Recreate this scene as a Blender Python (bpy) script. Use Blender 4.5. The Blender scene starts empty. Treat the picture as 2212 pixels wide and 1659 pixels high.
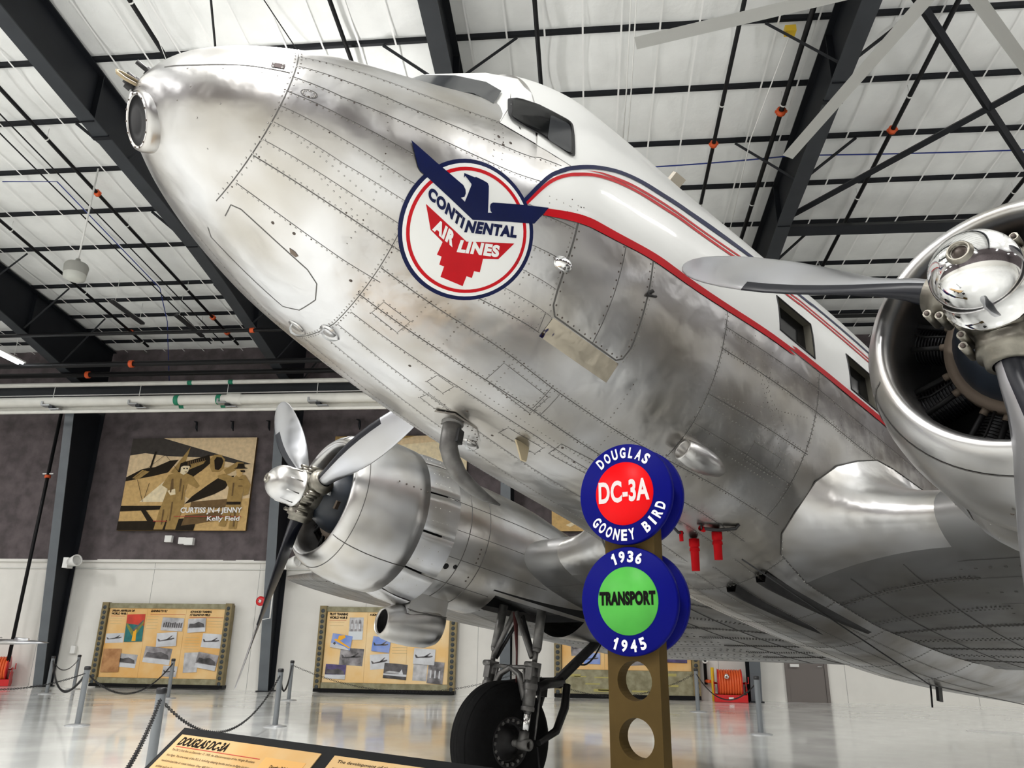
import bpy, bmesh, math, random
import numpy as np
from mathutils import Vector, Matrix
from mathutils.bvhtree import BVHTree
from mathutils.geometry import tessellate_polygon
random.seed(7)
R = math.radians
sc = bpy.context.scene
COL = sc.collection

# ------------------------------------------------------------------ camera, view, world
cam_data = bpy.data.cameras.new('camera'); cam = bpy.data.objects.new('camera', cam_data); COL.objects.link(cam)
cam_data.sensor_width = 36; cam_data.sensor_fit = 'HORIZONTAL'; cam_data.lens = 1650.68/2212*36
cam_data.clip_start = .05; cam_data.clip_end = 300
_r = Vector((0.9955147775, 0.0934919162, 0.0144772015)); _u = Vector((0.0166034715, -0.3233069204, 0.9461484873)); _f = Vector((-0.0931378145, 0.9416644290, 0.3234091073))
cam.matrix_world = Matrix(((_r.x, _u.x, -_f.x, 0), (_r.y, _u.y, -_f.y, 0), (_r.z, _u.z, -_f.z, 1.5), (0, 0, 0, 1)))
sc.camera = cam
sc.view_settings.view_transform = 'Standard'; sc.view_settings.look = 'None'
sc.view_settings.gamma = 1; sc.view_settings.use_curve_mapping = False
sc.view_settings.exposure = -0.46
sc.cycles.max_bounces = 10; sc.cycles.diffuse_bounces = 5; sc.cycles.glossy_bounces = 6
sc.cycles.caustics_reflective = False; sc.cycles.caustics_refractive = False
sc.cycles.sample_clamp_indirect = 6
W = bpy.data.worlds.new('world'); sc.world = W; W.use_nodes = True
W.node_tree.nodes['Background'].inputs[0].default_value = (1, 1, 1, 1)
W.node_tree.nodes['Background'].inputs[1].default_value = 0.05

D = 25.6                      # back wall
SL = math.tan(R(4.9)); ZE = 12.0
def roof_z(y): return ZE + (D - y)*SL

# ------------------------------------------------------------------ materials
MATS = {}
def mat(name, color, rough=.5, metal=0., noise=0., nscale=4., bump=0., bscale=20., bdist=.01, rvar=0., spec=.5, coat=0., emit=None, estr=0., color2=None, detail=4., coord='Object', stretch=None):
    if name in MATS: return MATS[name]
    m = bpy.data.materials.new(name); m.use_nodes = True; nt = m.node_tree; N = nt.nodes; Lk = nt.links
    b = N['Principled BSDF']
    b.inputs['Base Color'].default_value = (*color, 1); b.inputs['Roughness'].default_value = rough
    b.inputs['Metallic'].default_value = metal; b.inputs['Specular IOR Level'].default_value = spec
    b.inputs['Coat Weight'].default_value = coat; b.inputs['Coat Roughness'].default_value = .05
    if emit: b.inputs['Emission Color'].default_value = (*emit, 1); b.inputs['Emission Strength'].default_value = estr
    tc = N.new('ShaderNodeTexCoord'); src = tc.outputs[coord]
    if stretch:
        mp = N.new('ShaderNodeMapping'); mp.inputs['Scale'].default_value = stretch; Lk.new(src, mp.inputs[0]); src = mp.outputs[0]
    if noise or color2 or rvar:
        nz = N.new('ShaderNodeTexNoise'); nz.inputs['Scale'].default_value = nscale; nz.inputs['Detail'].default_value = detail
        Lk.new(src, nz.inputs['Vector'])
    if noise or color2:
        rp = N.new('ShaderNodeValToRGB')
        c2 = color2 or tuple(max(0, c*(1-noise)) for c in color)
        c1 = color if color2 else tuple(min(1, c*(1+noise*.5)) for c in color)
        rp.color_ramp.elements[0].position = .35; rp.color_ramp.elements[1].position = .65
        rp.color_ramp.elements[0].color = (*c2, 1); rp.color_ramp.elements[1].color = (*c1, 1)
        Lk.new(nz.outputs['Fac'], rp.inputs[0]); Lk.new(rp.outputs[0], b.inputs['Base Color'])
    if rvar:
        mr = N.new('ShaderNodeMapRange'); mr.inputs['From Min'].default_value = .3; mr.inputs['From Max'].default_value = .7
        mr.inputs['To Min'].default_value = max(.02, rough-rvar); mr.inputs['To Max'].default_value = rough+rvar
        Lk.new(nz.outputs['Fac'], mr.inputs[0]); Lk.new(mr.outputs[0], b.inputs['Roughness'])
    if bump:
        n2 = N.new('ShaderNodeTexNoise'); n2.inputs['Scale'].default_value = bscale; n2.inputs['Detail'].default_value = 3
        Lk.new(src, n2.inputs['Vector'])
        bp = N.new('ShaderNodeBump'); bp.inputs['Strength'].default_value = bump; bp.inputs['Distance'].default_value = bdist
        Lk.new(n2.outputs['Fac'], bp.inputs['Height']); Lk.new(bp.outputs[0], b.inputs['Normal'])
    MATS[name] = m
    return m
def alu(name, color=(.63, .62, .60), rough=.315, rvar=.033, nscale=2.2, wave=1.0, wscale=2.8, dist=.022, stain=.34):
    """bare aluminium sheet: cloudy polish, gently oil-canned, fine grain"""
    if name in MATS: return MATS[name]
    m = bpy.data.materials.new(name); m.use_nodes = True; nt = m.node_tree; N = nt.nodes; Lk = nt.links
    b = N['Principled BSDF']; b.inputs['Metallic'].default_value = 1
    tc = N.new('ShaderNodeTexCoord'); src = tc.outputs['Object']
    nz = N.new('ShaderNodeTexNoise'); nz.inputs['Scale'].default_value = nscale; nz.inputs['Detail'].default_value = 2; nz.inputs['Roughness'].default_value = .4
    Lk.new(src, nz.inputs['Vector'])
    rp = N.new('ShaderNodeValToRGB'); rp.color_ramp.interpolation = 'EASE'; rp.color_ramp.elements[0].position = .2; rp.color_ramp.elements[1].position = .75
    rp.color_ramp.elements[0].color = (color[0]*(1-stain), color[1]*(1-stain*1.1), color[2]*(1-stain*1.25), 1); rp.color_ramp.elements[1].color = (color[0]*1.08, color[1]*1.1, color[2]*1.16, 1)
    Lk.new(nz.outputs['Fac'], rp.inputs[0]); Lk.new(rp.outputs[0], b.inputs['Base Color'])
    n3 = N.new('ShaderNodeTexNoise'); n3.inputs['Scale'].default_value = nscale*2.3; n3.inputs['Detail'].default_value = 1.5
    Lk.new(src, n3.inputs['Vector'])
    mr = N.new('ShaderNodeMapRange'); mr.interpolation_type = 'SMOOTHSTEP'; mr.inputs['From Min'].default_value = .2; mr.inputs['From Max'].default_value = .8
    mr.inputs['To Min'].default_value = max(.04, rough-rvar); mr.inputs['To Max'].default_value = rough+rvar
    Lk.new(n3.outputs['Fac'], mr.inputs[0]); Lk.new(mr.outputs[0], b.inputs['Roughness'])
    n2 = N.new('ShaderNodeTexNoise'); n2.inputs['Scale'].default_value = wscale; n2.inputs['Detail'].default_value = 2
    Lk.new(src, n2.inputs['Vector'])
    bp = N.new('ShaderNodeBump'); bp.inputs['Strength'].default_value = wave; bp.inputs['Distance'].default_value = dist
    Lk.new(n2.outputs['Fac'], bp.inputs['Height'])
    n4 = N.new('ShaderNodeTexNoise'); n4.inputs['Scale'].default_value = wscale*3.4; n4.inputs['Detail'].default_value = 2; Lk.new(src, n4.inputs['Vector'])
    b4 = N.new('ShaderNodeBump'); b4.inputs['Strength'].default_value = wave; b4.inputs['Distance'].default_value = dist*.16; Lk.new(n4.outputs['Fac'], b4.inputs['Height']); Lk.new(bp.outputs[0], b4.inputs['Normal'])
    Lk.new(b4.outputs[0], b.inputs['Normal'])
    MATS[name] = m
    return m

SKIN = alu('bare_aluminium_skin')
COWL = alu('cowl_aluminium', (.60, .59, .57), .32, .035, 3., .5, 2.5, .015, .25)
WINGM = alu('wing_aluminium_shaded', (.31, .305, .295), .44, .08, 2., .3, 2.5, .02, .2)  # duller metal, its colour darkened to carry the shade under wing and fillet
FLAPM = alu('flap_aluminium', (.66, .66, .66), .36, .05, 3., .1, 3., .01)
RAILP = mat('rail_parchment_print', (.60, .43, .23), .55, spec=.2, color2=(.58, .34, .12), nscale=2.5, detail=5)
CHROME = mat('polished_chrome', (.86, .86, .86), .06, 1)
HUBM = mat('worn_cast_aluminium', (.26, .245, .21), .42, 1, noise=.25, nscale=14, bump=.1, bscale=60)
BLADE = alu('blade_aluminium', (.50, .50, .51), .34, .05, 2.5, .06, 3, .01, .06)
SEAM = mat('dark_seam', (.10, .095, .09), .6)
RIVET = mat('rivet_aluminium', (.55, .54, .52), .35, 1)
DIRTY = mat('grimy_rivet', (.10, .08, .07), .6, .5)
BLACKR = mat('black_rubber', (.012, .012, .014), .55, noise=.3, nscale=20, bump=.1, bscale=80)
BOOT = mat('black_boot_rubber', (.005, .006, .011), .33, spec=.35)
TYRE = mat('tyre_rubber', (.005, .005, .0055), .8, spec=.2, noise=.4, nscale=12, bump=.15, bscale=60)
WHITEP = mat('white_gloss_paint', (.86, .87, .86), .3, coat=.3, noise=.02, nscale=3)
NAVY = mat('navy_gloss_paint', (.003, .008, .060), .4, spec=.2, noise=.1, nscale=6)
REDP = mat('red_gloss_paint', (.55, .003, .010), .4, spec=.2, noise=.08, nscale=6)
GLASSD = mat('dark_window_glass', (.006, .0065, .007), .12, spec=.22)
GLASSG = mat('grey_window_glass', (.035, .038, .042), .15, spec=.3)
REVEAL = mat('window_reveal_paint', (.16, .15, .12), .6)
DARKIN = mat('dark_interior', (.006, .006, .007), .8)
ENGB = mat('blue_grey_engine_enamel', (.012, .017, .026), .4, noise=.3, nscale=9)
ENGD = mat('engine_black', (.004, .004, .0045), .6, spec=.2)
FINM = mat('engine_fin_metal', (.016, .016, .018), .5, .6)
TANRING = mat('pushrod_ring_metal', (.115, .09, .07), .6, .3, spec=.2)
GEARM = mat('landing_gear_grey', (.17, .165, .16), .4, .55, noise=.25, nscale=14)
GEARD = mat('landing_gear_dark', (.018, .017, .018), .45, .3, noise=.3, nscale=12)
STEEL = mat('charcoal_painted_steel', (.009, .0105, .014), .55, spec=.25, noise=.15, nscale=2)
STEELL = mat('grey_painted_steel', (.034, .038, .044), .55, spec=.3, noise=.12, nscale=2)
COLGREY = mat('column_flange_grey', (.115, .13, .145), .5, noise=.1, nscale=2)
PIPEB = mat('black_sprinkler_pipe', (.006, .006, .007), .5, spec=.25)
PIPEW = mat('white_pipe_jacket', (.80, .79, .74), .45, noise=.06, nscale=3)
ORANGE = mat('orange_coupling', (.72, .10, .02), .5)
GREENL = mat('green_pipe_band', (.01, .24, .13), .5)
INSUL = mat('white_insulation_facing', (.86, .87, .86), .6, noise=.05, nscale=1.5, bump=.25, bscale=7, bdist=.03)
STRAP = mat('white_strap', (.88, .88, .87), .5)
def floor_mat():
    m = mat('glossy_epoxy_floor', (.86, .87, .85), .16, noise=.05, nscale=.8, bump=.05, bscale=3.5, bdist=.006, rvar=.06, spec=.6, coat=.35)
    return m
FLOORM = floor_mat()
WALLW = mat('cream_wall_board', (.80, .785, .745), .6, noise=.03, nscale=2, bump=.04, bscale=60)
WALLD = mat('dark_insulated_wall', (.105, .085, .090), .75, noise=.35, nscale=2.6, bump=.5, bscale=8, bdist=.03, detail=8)
SIDEW = mat('side_wall_paint', (.62, .60, .56), .7, noise=.05)
GREYW = mat('white_plastic', (.82, .82, .80), .45)
DOORM = mat('taupe_door_paint', (.17, .15, .14), .5)
BRONZE = mat('bronze_painted_metal', (.088, .056, .017), .65, spec=.12, noise=.12, nscale=6)
OLIVE = mat('olive_frame_metal', (.23, .18, .085), .5, .2, noise=.2, nscale=5)
CAMO = mat('mottled_olive_band', (.33, .31, .20), .6, color2=(.20, .18, .10), nscale=5)
HOLE = mat('frame_hole_dark', (.05, .06, .065), .7)
PARCH = mat('parchment_print', (.82, .57, .27), .5, color2=(.76, .41, .11), nscale=1.1, detail=6)
PARCH2 = mat('pale_parchment_print', (.86, .66, .38), .45, color2=(.82, .52, .20), nscale=1.2, detail=6)
INK = mat('black_ink', (.006, .005, .005), .7, spec=.08)
FAINT = mat('faint_text_ink', (.55, .42, .22), .6)
REDINK = mat('red_ink', (.45, .03, .02), .6)
BLACKF = mat('black_frame', (.004, .004, .005), .35, spec=.16)
SIGNB = mat('sign_blue', (.0015, .003, .16), .5, spec=.08)
SIGNR = mat('sign_red', (.82, .003, .006), .4, spec=.12)
SIGNG = mat('sign_green', (.09, .46, .07), .4, spec=.15, noise=.10, nscale=7)
LETW = mat('sign_letter_white', (.86, .86, .86), .4)
POST = mat('stanchion_grey', (.20, .215, .23), .45, .2)
CAPB = mat('stanchion_cap_black', (.015, .015, .017), .4)
BASEG = mat('stanchion_base_grey', (.42, .43, .44), .35, .3)
CHAIN = mat('chain_black', (.018, .018, .020), .45, .5)
HOSE = mat('orange_red_hose', (.78, .12, .025), .5)
REELR = mat('red_reel_paint', (.60, .012, .016), .35, noise=.08)
YEL = mat('yellow_paint', (.80, .52, .02), .5)
BRASS = mat('brass', (.55, .35, .10), .35, 1)
FANM = mat('fan_blade_grey', (.50, .50, .48), .5)
LAMPE = mat('lit_fluorescent_tube', (.95, .97, 1), .5, emit=(.93, .97, 1.0), estr=14)
LENSG = mat('milky_lamp_shade', (.55, .56, .52), .4)
FIXB = mat('dark_light_housing', (.02, .02, .022), .5)
CLOTHR = mat('red_cover_fabric', (.48, .006, .010), .7, spec=.1, bump=.2, bscale=50)
BLUEC = mat('blue_cable', (.01, .03, .22), .5)
SILVERP = alu('small_plane_silver', (.72, .72, .73), .33, .03)

# ------------------------------------------------------------------ mesh helpers
class MB:
    def __init__(s, f=None): s.v = []; s.fc = []; s.mi = []; s.ms = []; s.sm = []; s.f = f
    def m(s, mt):
        if mt not in s.ms: s.ms.append(mt)
        return s.ms.index(mt)
    def vv(s, p):
        p = Vector(p); p = s.f(p) if s.f else p
        s.v.append(tuple(p)); return len(s.v)-1
    def face(s, idx, mt, smooth=False):
        s.fc.append(tuple(idx)); s.mi.append(s.m(mt)); s.sm.append(smooth)
    def poly(s, pts, mt, smooth=False): s.face([s.vv(p) for p in pts], mt, smooth)
    def box(s, c, d, mt, M=None, taper=None):
        x, y, z = [k/2 for k in d]; P = []
        for i in (-1, 1):
            for j in (-1, 1):
                for k in (-1, 1):
                    p = Vector((i*x, j*y, k*z))
                    if M is not None: p = M @ p
                    P.append(s.vv(p + Vector(c)))
        for q in ((0, 1, 3, 2), (4, 6, 7, 5), (0, 4, 5, 1), (2, 3, 7, 6), (0, 2, 6, 4), (1, 5, 7, 3)): s.face([P[i] for i in q], mt)
    def grid(s, rows, mt, smooth=True, closed=False, skip=None):
        ids = [[s.vv(p) for p in r] for r in rows]
        for i in range(len(ids)-1):
            n = len(ids[i])
            for j in range(n if closed else n-1):
                if skip and skip(i, j): continue
                k = (j+1) % n
                s.face((ids[i][j], ids[i][k], ids[i+1][k], ids[i+1][j]), mt, smooth)
        return ids
    def tube(s, pts, r, mt, n=8, caps=True, smooth=True, closed=False):
        pts = [Vector(p) for p in pts]; rr = r if isinstance(r, (list, tuple)) else [r]*len(pts)
        rows = []; prev = None
        for i, p in enumerate(pts):
            if closed: t = pts[(i+1) % len(pts)]-pts[i-1]
            else: t = pts[min(i+1, len(pts)-1)]-pts[max(i-1, 0)]
            t.normalize()
            if prev is None:
                a = Vector((0, 0, 1)) if abs(t.z) < .9 else Vector((1, 0, 0))
                u = t.cross(a).normalized()
            else:
                u = (prev - t*prev.dot(t)).normalized()
            prev = u; w = t.cross(u)
            rows.append([p+(u*math.cos(2*math.pi*k/n)+w*math.sin(2*math.pi*k/n))*rr[i] for k in range(n)])
        if closed: rows.append(rows[0])
        ids = s.grid(rows, mt, smooth, True)
        if caps and not closed:
            s.face(ids[0][::-1], mt); s.face(ids[-1], mt)
    def lathe(s, prof, o, ax, mt, n=24, smooth=True, mts=None, ref=None, a0=0, a1=2*math.pi):
        """prof: (along, radius)"""
        ax = Vector(ax).normalized(); o = Vector(o)
        a = Vector(ref) if ref else (Vector((0, 0, 1)) if abs(ax.z) < .9 else Vector((1, 0, 0)))
        w = (a-ax*a.dot(ax)).normalized(); u = w.cross(ax)
        full = abs(a1-a0-2*math.pi) < 1e-6
        k = n if full else n+1
        ids = [[s.vv(o+ax*h+(w*math.cos(a0+(a1-a0)*i/n)+u*math.sin(a0+(a1-a0)*i/n))*r) for i in range(k)] for h, r in prof]
        for i in range(len(prof)-1):
            mm = mts[i] if mts else mt
            for j in range(n):
                q = (j+1) % n if full else j+1
                s.face((ids[i][j], ids[i][q], ids[i+1][q], ids[i+1][j]), mm, smooth)
    def disc(s, o, ax, r, mt, n=24, r0=0):
        s.lathe([(0, r0), (0, r)], o, ax, mt, n, False)
    def prism(s, poly2, o, ex, ey, h, mt, side=None, holes=()):
        """polygon (with holes) in plane o,ex,ey extruded along ex x ey by h"""
        o = Vector(o); ex = Vector(ex); ey = Vector(ey); nz = ex.cross(ey).normalized()*h
        loops = [list(poly2)]+[list(q) for q in holes]
        flat = [p for l in loops for p in l]
        tr = tessellate_polygon([[Vector((a, b, 0)) for a, b in l] for l in loops])
        top = [s.vv(o+ex*a+ey*b+nz) for a, b in flat]; bot = [s.vv(o+ex*a+ey*b) for a, b in flat]
        for t in tr:
            (ax_, ay), (bx, by), (cx, cy) = [flat[i] for i in t]
            t = t if (bx-ax_)*(cy-ay)-(by-ay)*(cx-ax_) > 0 else t[::-1]
            s.face([top[i] for i in t], mt); s.face([bot[i] for i in t[::-1]], side or mt)
        k = 0
        for l in loops:
            n = len(l)
            for i in range(n):
                a, b = k+i, k+(i+1) % n
                s.face((bot[a], bot[b], top[b], top[a]), side or mt)
            k += n
    def build(s, name, parent=None, label=None, fix=True, **kw):
        me = bpy.data.meshes.new(name); me.from_pydata(s.v, [], s.fc)
        for mt in s.ms: me.materials.append(mt)
        me.polygons.foreach_set('material_index', s.mi); me.polygons.foreach_set('use_smooth', s.sm)
        if fix:
            bm = bmesh.new(); bm.from_mesh(me); bmesh.ops.remove_doubles(bm, verts=bm.verts, dist=1e-5)
            bmesh.ops.recalc_face_normals(bm, faces=bm.faces); bm.to_mesh(me); bm.free()
        me.update()
        o = bpy.data.objects.new(name, me); COL.objects.link(o)
        if parent: o.parent = parent
        if label: o['label'] = label
        for k, v in kw.items(): o[k] = v
        return o
def tag(o, label, cat, group=None):
    o['label'] = label; o['category'] = cat
    if group: o['group'] = group
    return o
def thing(name, label, cat, loc=(0, 0, 0), M=None, group=None):
    o = bpy.data.objects.new(name, None); COL.objects.link(o); o.empty_display_size = .2
    if M is not None: o.matrix_world = M
    else: o.location = loc
    return tag(o, label, cat, group)
def struct(mb, name):
    o = mb.build(name); o['kind'] = 'structure'; return o
def rel(loc):
    l = Vector(loc); return lambda p: p-l
def sag(a, b, d, n=16):
    a = Vector(a); b = Vector(b); out = []
    for i in range(n+1):
        t = i/n; p = a.lerp(b, t); p.z -= d*4*t*(1-t); out.append(p)
    return out
_tx = {}
def glyphs(txt, bold=.0, space=1.0):
    """text as flat triangles scaled into the unit square (keeps its own aspect in 'asp')"""
    key = (txt, bold, space)
    if key in _tx: return _tx[key]
    c = bpy.data.curves.new('t', 'FONT'); c.body = txt; c.offset = bold; c.space_character = space; c.resolution_u = 4
    o = bpy.data.objects.new('t', c); COL.objects.link(o)
    dg = bpy.context.evaluated_depsgraph_get(); me = bpy.data.meshes.new_from_object(o.evaluated_get(dg))
    V = [(v.co.x, v.co.y) for v in me.vertices]; F = [tuple(p.vertices) for p in me.polygons]
    bpy.data.objects.remove(o); bpy.data.curves.remove(c); bpy.data.meshes.remove(me)
    x0 = min(v[0] for v in V); x1 = max(v[0] for v in V); y0 = min(v[1] for v in V); y1 = max(v[1] for v in V)
    V = [((x-x0)/(x1-x0), (y-y0)/(y1-y0)) for x, y in V]
    _tx[key] = (V, F, (x1-x0)/(y1-y0)); return _tx[key]
def put_text(mb, txt, o, ex, ey, w, h, mt, bold=.02, space=1.0, shear=0., nz=None):
    V, F, asp = glyphs(txt, bold, space)
    o = Vector(o); ex = Vector(ex); ey = Vector(ey)
    ids = [mb.vv(o+ex*(x*w+y*h*shear)+ey*(y*h)) for x, y in V]
    for f in F: mb.face([ids[i] for i in f], mt)
# ------------------------------------------------------------------ the hall
X0, X1, Y0 = -34., 24., -14.
b = MB(); b.poly([(X0, Y0, 0), (X1, Y0, 0), (X1, D, 0), (X0, D, 0)], FLOORM); struct(b, 'floor')
# back wall: board wainscot below, dark insulation blanket above
b = MB(); b.box(((X0+X1)/2, D+.05, 2.04), (X1-X0, .1, 4.08), WALLW)
for i, x in enumerate(np.arange(X0+.5, X1, 3.75)):
    b.box((x, D-.001, 2.0), (.012, .004, 4.0), mat('joint_grey', (.30, .30, .29), .7))
struct(b, 'wall_back')
b = MB()
rows = []
for z in np.linspace(4.08, 12.2, 28):
    rows.append([(x, D-.06-.05*math.sin((x-X0)/1.25*math.pi)**2-.03*math.sin(z*3.1+x), z) for x in np.arange(X0, X1+.1, .25)])
b.grid(rows, WALLD); struct(b, 'wall_back_upper')
b = MB(); b.box(((X0+X1)/2, D-.05, 4.06), (X1-X0, .12, .09), WALLW); struct(b, 'trim_1')
b = MB(); b.tube([(X0, D-.05, 3.80), (X1, D-.05, 3.80)], .018, GREYW); struct(b, 'trim_2')
for nm, x in (('wall_left', X0), ('wall_right', X1)):
    xx = x+(-.05 if x < 0 else .05)
    b = MB(); b.box((xx, (Y0+D)/2, 2.04), (.1, D-Y0, 4.08), WALLW); struct(b, nm)
    b = MB(); b.box((xx, (Y0+D)/2, 10.04), (.12, D-Y0, 11.92), WALLD); struct(b, nm+'_upper')
b = MB(); b.box(((X0+X1)/2, Y0-.05, 2.04), (X1-X0, .1, 4.08), WALLW); struct(b, 'wall_front')
b = MB(); b.box(((X0+X1)/2, Y0-.05, 10.04), (X1-X0, .12, 11.92), WALLD); struct(b, 'wall_front_upper')
# ceiling: quilted white blanket sagging between purlins and seams
PUR = [-13.0+1.67*i for i in range(20)]+[20.8, 21.75, 22.8, 23.8, 24.7]
PUR = sorted(p for p in PUR if p < 19.5)+[20.8, 21.75, 22.8, 23.8, 24.7]
def purl_sag(y):
    for a, c in zip([Y0]+PUR, PUR+[D]):
        if a <= y <= c: return math.sin(math.pi*(y-a)/(c-a))
    return 0
b = MB(); rows = []
ys = np.unique(np.r_[np.arange(Y0, D, .24), PUR, D])
xs = np.arange(X0, X1+.05, .19)
for y in ys:
    ps = purl_sag(y); r_ = []
    for x in xs:
        u = ((x+40) % 1.25)/1.25
        r_.append((x, y, roof_z(y)-.125-.03*ps*(.35+.65*math.sin(math.pi*u))-.05*ps*abs(math.sin(math.pi*u))**.5))
    rows.append(r_)
b.grid(rows, INSUL); cei = struct(b, 'ceiling')
b = MB()
for i, x in enumerate(np.arange(X0+.35, X1, .75)):
    b.poly([(x-.018, Y0, roof_z(Y0)-.235), (x+.018, Y0, roof_z(Y0)-.235), (x+.018, D, roof_z(D)-.235), (x-.018, D, roof_z(D)-.235)], STRAP)
so = b.build('ceiling_straps', cei)
for i, y in enumerate(PUR):
    b = MB(); z = roof_z(y)-.13
    b.box(((X0+X1)/2, y, z), (X1-X0, .05, .2), STEEL); b.box(((X0+X1)/2, y+.02, z-.095), (X1-X0, .05, .012), STEEL)
    struct(b, 'trim_%d' % (10+i))

# ------------------------------------------------------------------ steel frames
COLX = [(-17.75, 'left of the sepia biplane picture'), (-10.2, 'right of the sepia biplane picture, behind the far propeller'), (-2.55, 'behind the landing gear'), (4.95, 'right of the hose reel with the yellow pole')]
def frame(x, where, side):
    def y_front(z): return 25.0-1.45*min(z, 11.)/11.
    b = MB(rel((x, 25.0, 0)))
    for z0, z1 in ((0, 9.3),):
        P = [(x-.16, y_front(z0), z0), (x+.16, y_front(z0), z0), (x+.16, y_front(z1), z1), (x-.16, y_front(z1), z1)]
        b.poly(P, COLGREY); b.poly([(p[0], p[1]+.025, p[2]) for p in P], COLGREY)
        for sx in (-.16, .16): b.poly([(x+sx, y_front(z0), z0), (x+sx, y_front(z0)+.025, z0), (x+sx, y_front(z1)+.025, z1), (x+sx, y_front(z1), z1)], COLGREY)
        for sx in (-.02, .02): b.poly([(x+sx, y_front(z0)+.02, z0), (x+sx, D-.08, z0), (x+sx, D-.12, z1), (x+sx, y_front(z1)+.02, z1)], STEEL)
    b.box((x, D-.1, 5.), (.32, .03, 10.), STEEL)
    b.box((x, 25.25, .015), (.42, .62, .03), STEEL)
    o = b.build('steel_column'); o.location = (x, 25.0, 0)
    tag(o, 'dark grey tapered steel column %s' % where, 'column')
    # rafter
    b = MB(rel((x, 10, 13)))
    N = 24
    def depth(y): return 1.15+.95*max(0, (y-17.)/8.5)**1.3
    ys = np.linspace(Y0, D-.1, N); sx = .02
    for s_ in (-sx, sx):
        b.grid([[(x+s_, y, roof_z(y)-.24), (x+s_, y, roof_z(y)-.24-depth(y))] for y in ys], STEEL, False)
    for hw, zz, mt in ((.17, None, STEELL), (.15, .24, STEEL)):
        top = [[(x-hw, y, roof_z(y)-(zz if zz else .24+depth(y))), (x+hw, y, roof_z(y)-(zz if zz else .24+depth(y)))] for y in ys]
        b.grid(top, mt, False)
        b.grid([[(p[0], p[1], p[2]-.03) for p in r] for r in top], mt, False)
        for k in (0, 1): b.grid([[r[k], (r[k][0], r[k][1], r[k][2]-.03)] for r in top], mt, False)
    for y in (4., 12.4, 17.0, 21.):
        b.box((x, y, roof_z(y)-.3-depth(y)/2), (.3, .02, depth(y)), STEEL)
    b.box((x, 12.9, roof_z(12.9)-.27-depth(12.9)), (.40, .10, .05), STEEL)
    o = b.build('roof_rafter'); o.location = (x, 10, 13)
    tag(o, 'deep dark steel roof rafter %s' % side, 'beam')
frame(*COLX[0], 'at the far left edge of the photo'); frame(*COLX[1], 'running down past the left of the nose'); frame(*COLX[2], 'ending above the cockpit'); frame(*COLX[3], 'behind the white fan blade tip, crossed by diagonal braces')
# fly braces purlin -> rafter
def brace(p, q, label, r=.035):
    b = MB(rel(p)); b.tube([p, q], r, STEEL, 4, smooth=False); o = b.build('fly_brace'); o.location = p
    tag(o, label, 'brace', 'fly braces between purlins and rafters')
BR = {1: 'the rafter passing left of the nose', 2: 'the rafter above the cockpit', 3: 'the rafter with diagonal braces', 0: 'the far left rafter'}
ORD = ['nearest the camera', 'second from the camera', 'third from the camera', 'fourth from the camera', 'fifth from the camera']
for ci, yy in ((0, (18.8, 20.8, 22.8)), (1, (13.72, 17.06, 20.8, 22.8, 24.7)), (2, (12.05,)), (3, (12.05, 15.39, 18.73))):
    x = COLX[ci][0]
    for k, y in enumerate(yy):
        for sx, sn in ((-1, 'left'), (1, 'right')):
            zb = roof_z(y)-1.3-(.95*max(0, (y-17.)/8.5)**1.3)
            brace((x+sx*1.35, y, roof_z(y)-.27), (x+sx*.1, y, zb), 'fly brace %s of %s, %s' % (sn, BR[ci], ORD[k]))
# long diagonal wind braces, right of the right-hand rafter
def bigbar(p, q, r, name, label, cat, mt=STEEL, n=4):
    b = MB(rel(p)); b.tube([p, q], r, mt, n, smooth=n > 4); o = b.build(name); o.location = p; return tag(o, label, cat)
bigbar((5.25, 10.3, 12.35), (11.13, 16.94, 11.71), .085, 'wind_brace', 'thick diagonal wind brace falling to the right in the top right corner', 'brace')
bigbar((5.15, 17.3, 11.72), (12.45, 9.2, 12.40), .085, 'wind_brace', 'thick diagonal wind brace rising to the right above the near engine', 'brace')
bigbar((5.1, 17.9, 11.7), (23.9, 18.1, 11.7), .17, 'strut_beam', 'thick horizontal steel strut beam above the near engine cowling', 'beam')
bigbar((5.1, 19.8, 11.6), (9.2, 24.6, 11.0), .085, 'wind_brace', 'short thick diagonal wind brace just above the tip of the near propeller blade', 'brace')

# ------------------------------------------------------------------ sprinkler pipes along the roof
def pipe(x, y0, y1, dz, r, label, couplings=(), hang=True):
    z = lambda y: roof_z(y)-dz
    b = MB(rel((x, y0, z(y0)))); b.tube([(x, y0, z(y0)), (x, y1, z(y1))], r, PIPEB, 8)
    o = b.build('sprinkler_pipe'); o.location = (x, y0, z(y0)); tag(o, label, 'pipe', 'black sprinkler pipes under the roof')
    for y in couplings:
        c = MB(rel((x, y0, z(y0)))); c.lathe([(-.05, r*1.05), (-.05, r*1.9), (.05, r*1.9), (.05, r*1.05)], (x, y, z(y)), (0, 1, -SL), ORANGE, 10)
        c.box((x, y, z(y)), (r*4.6, .05, .04), ORANGE)
        c.build('coupling', o)
    for y in np.arange(y0+1.1, y1, 3.4):
        c = MB(rel((x, y0, z(y0)))); c.lathe([(-.015, r*1.02), (-.015, r*1.2), (.015, r*1.2), (.015, r*1.02)], (x, y, z(y)), (0, 1, -SL), GREYW, 8)
        c.tube([(x, y, z(y)+r), (x, y, roof_z(y)-.22)], .006, GREYW, 5)
        c.build('hanger', o)
pipe(-15.75, 6, 24.5, .50, .045, 'black sprinkler pipe left of the hanging round lamp', (23.4,))
pipe(-12.35, 6, 24.5, .50, .045, 'black sprinkler pipe between the hanging round lamp and the left rafter', (15.9, 22.5, 23.6))
pipe(-8.32, 6, 24., .50, .045, 'black sprinkler pipe going behind the top of the nose', ())
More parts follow.
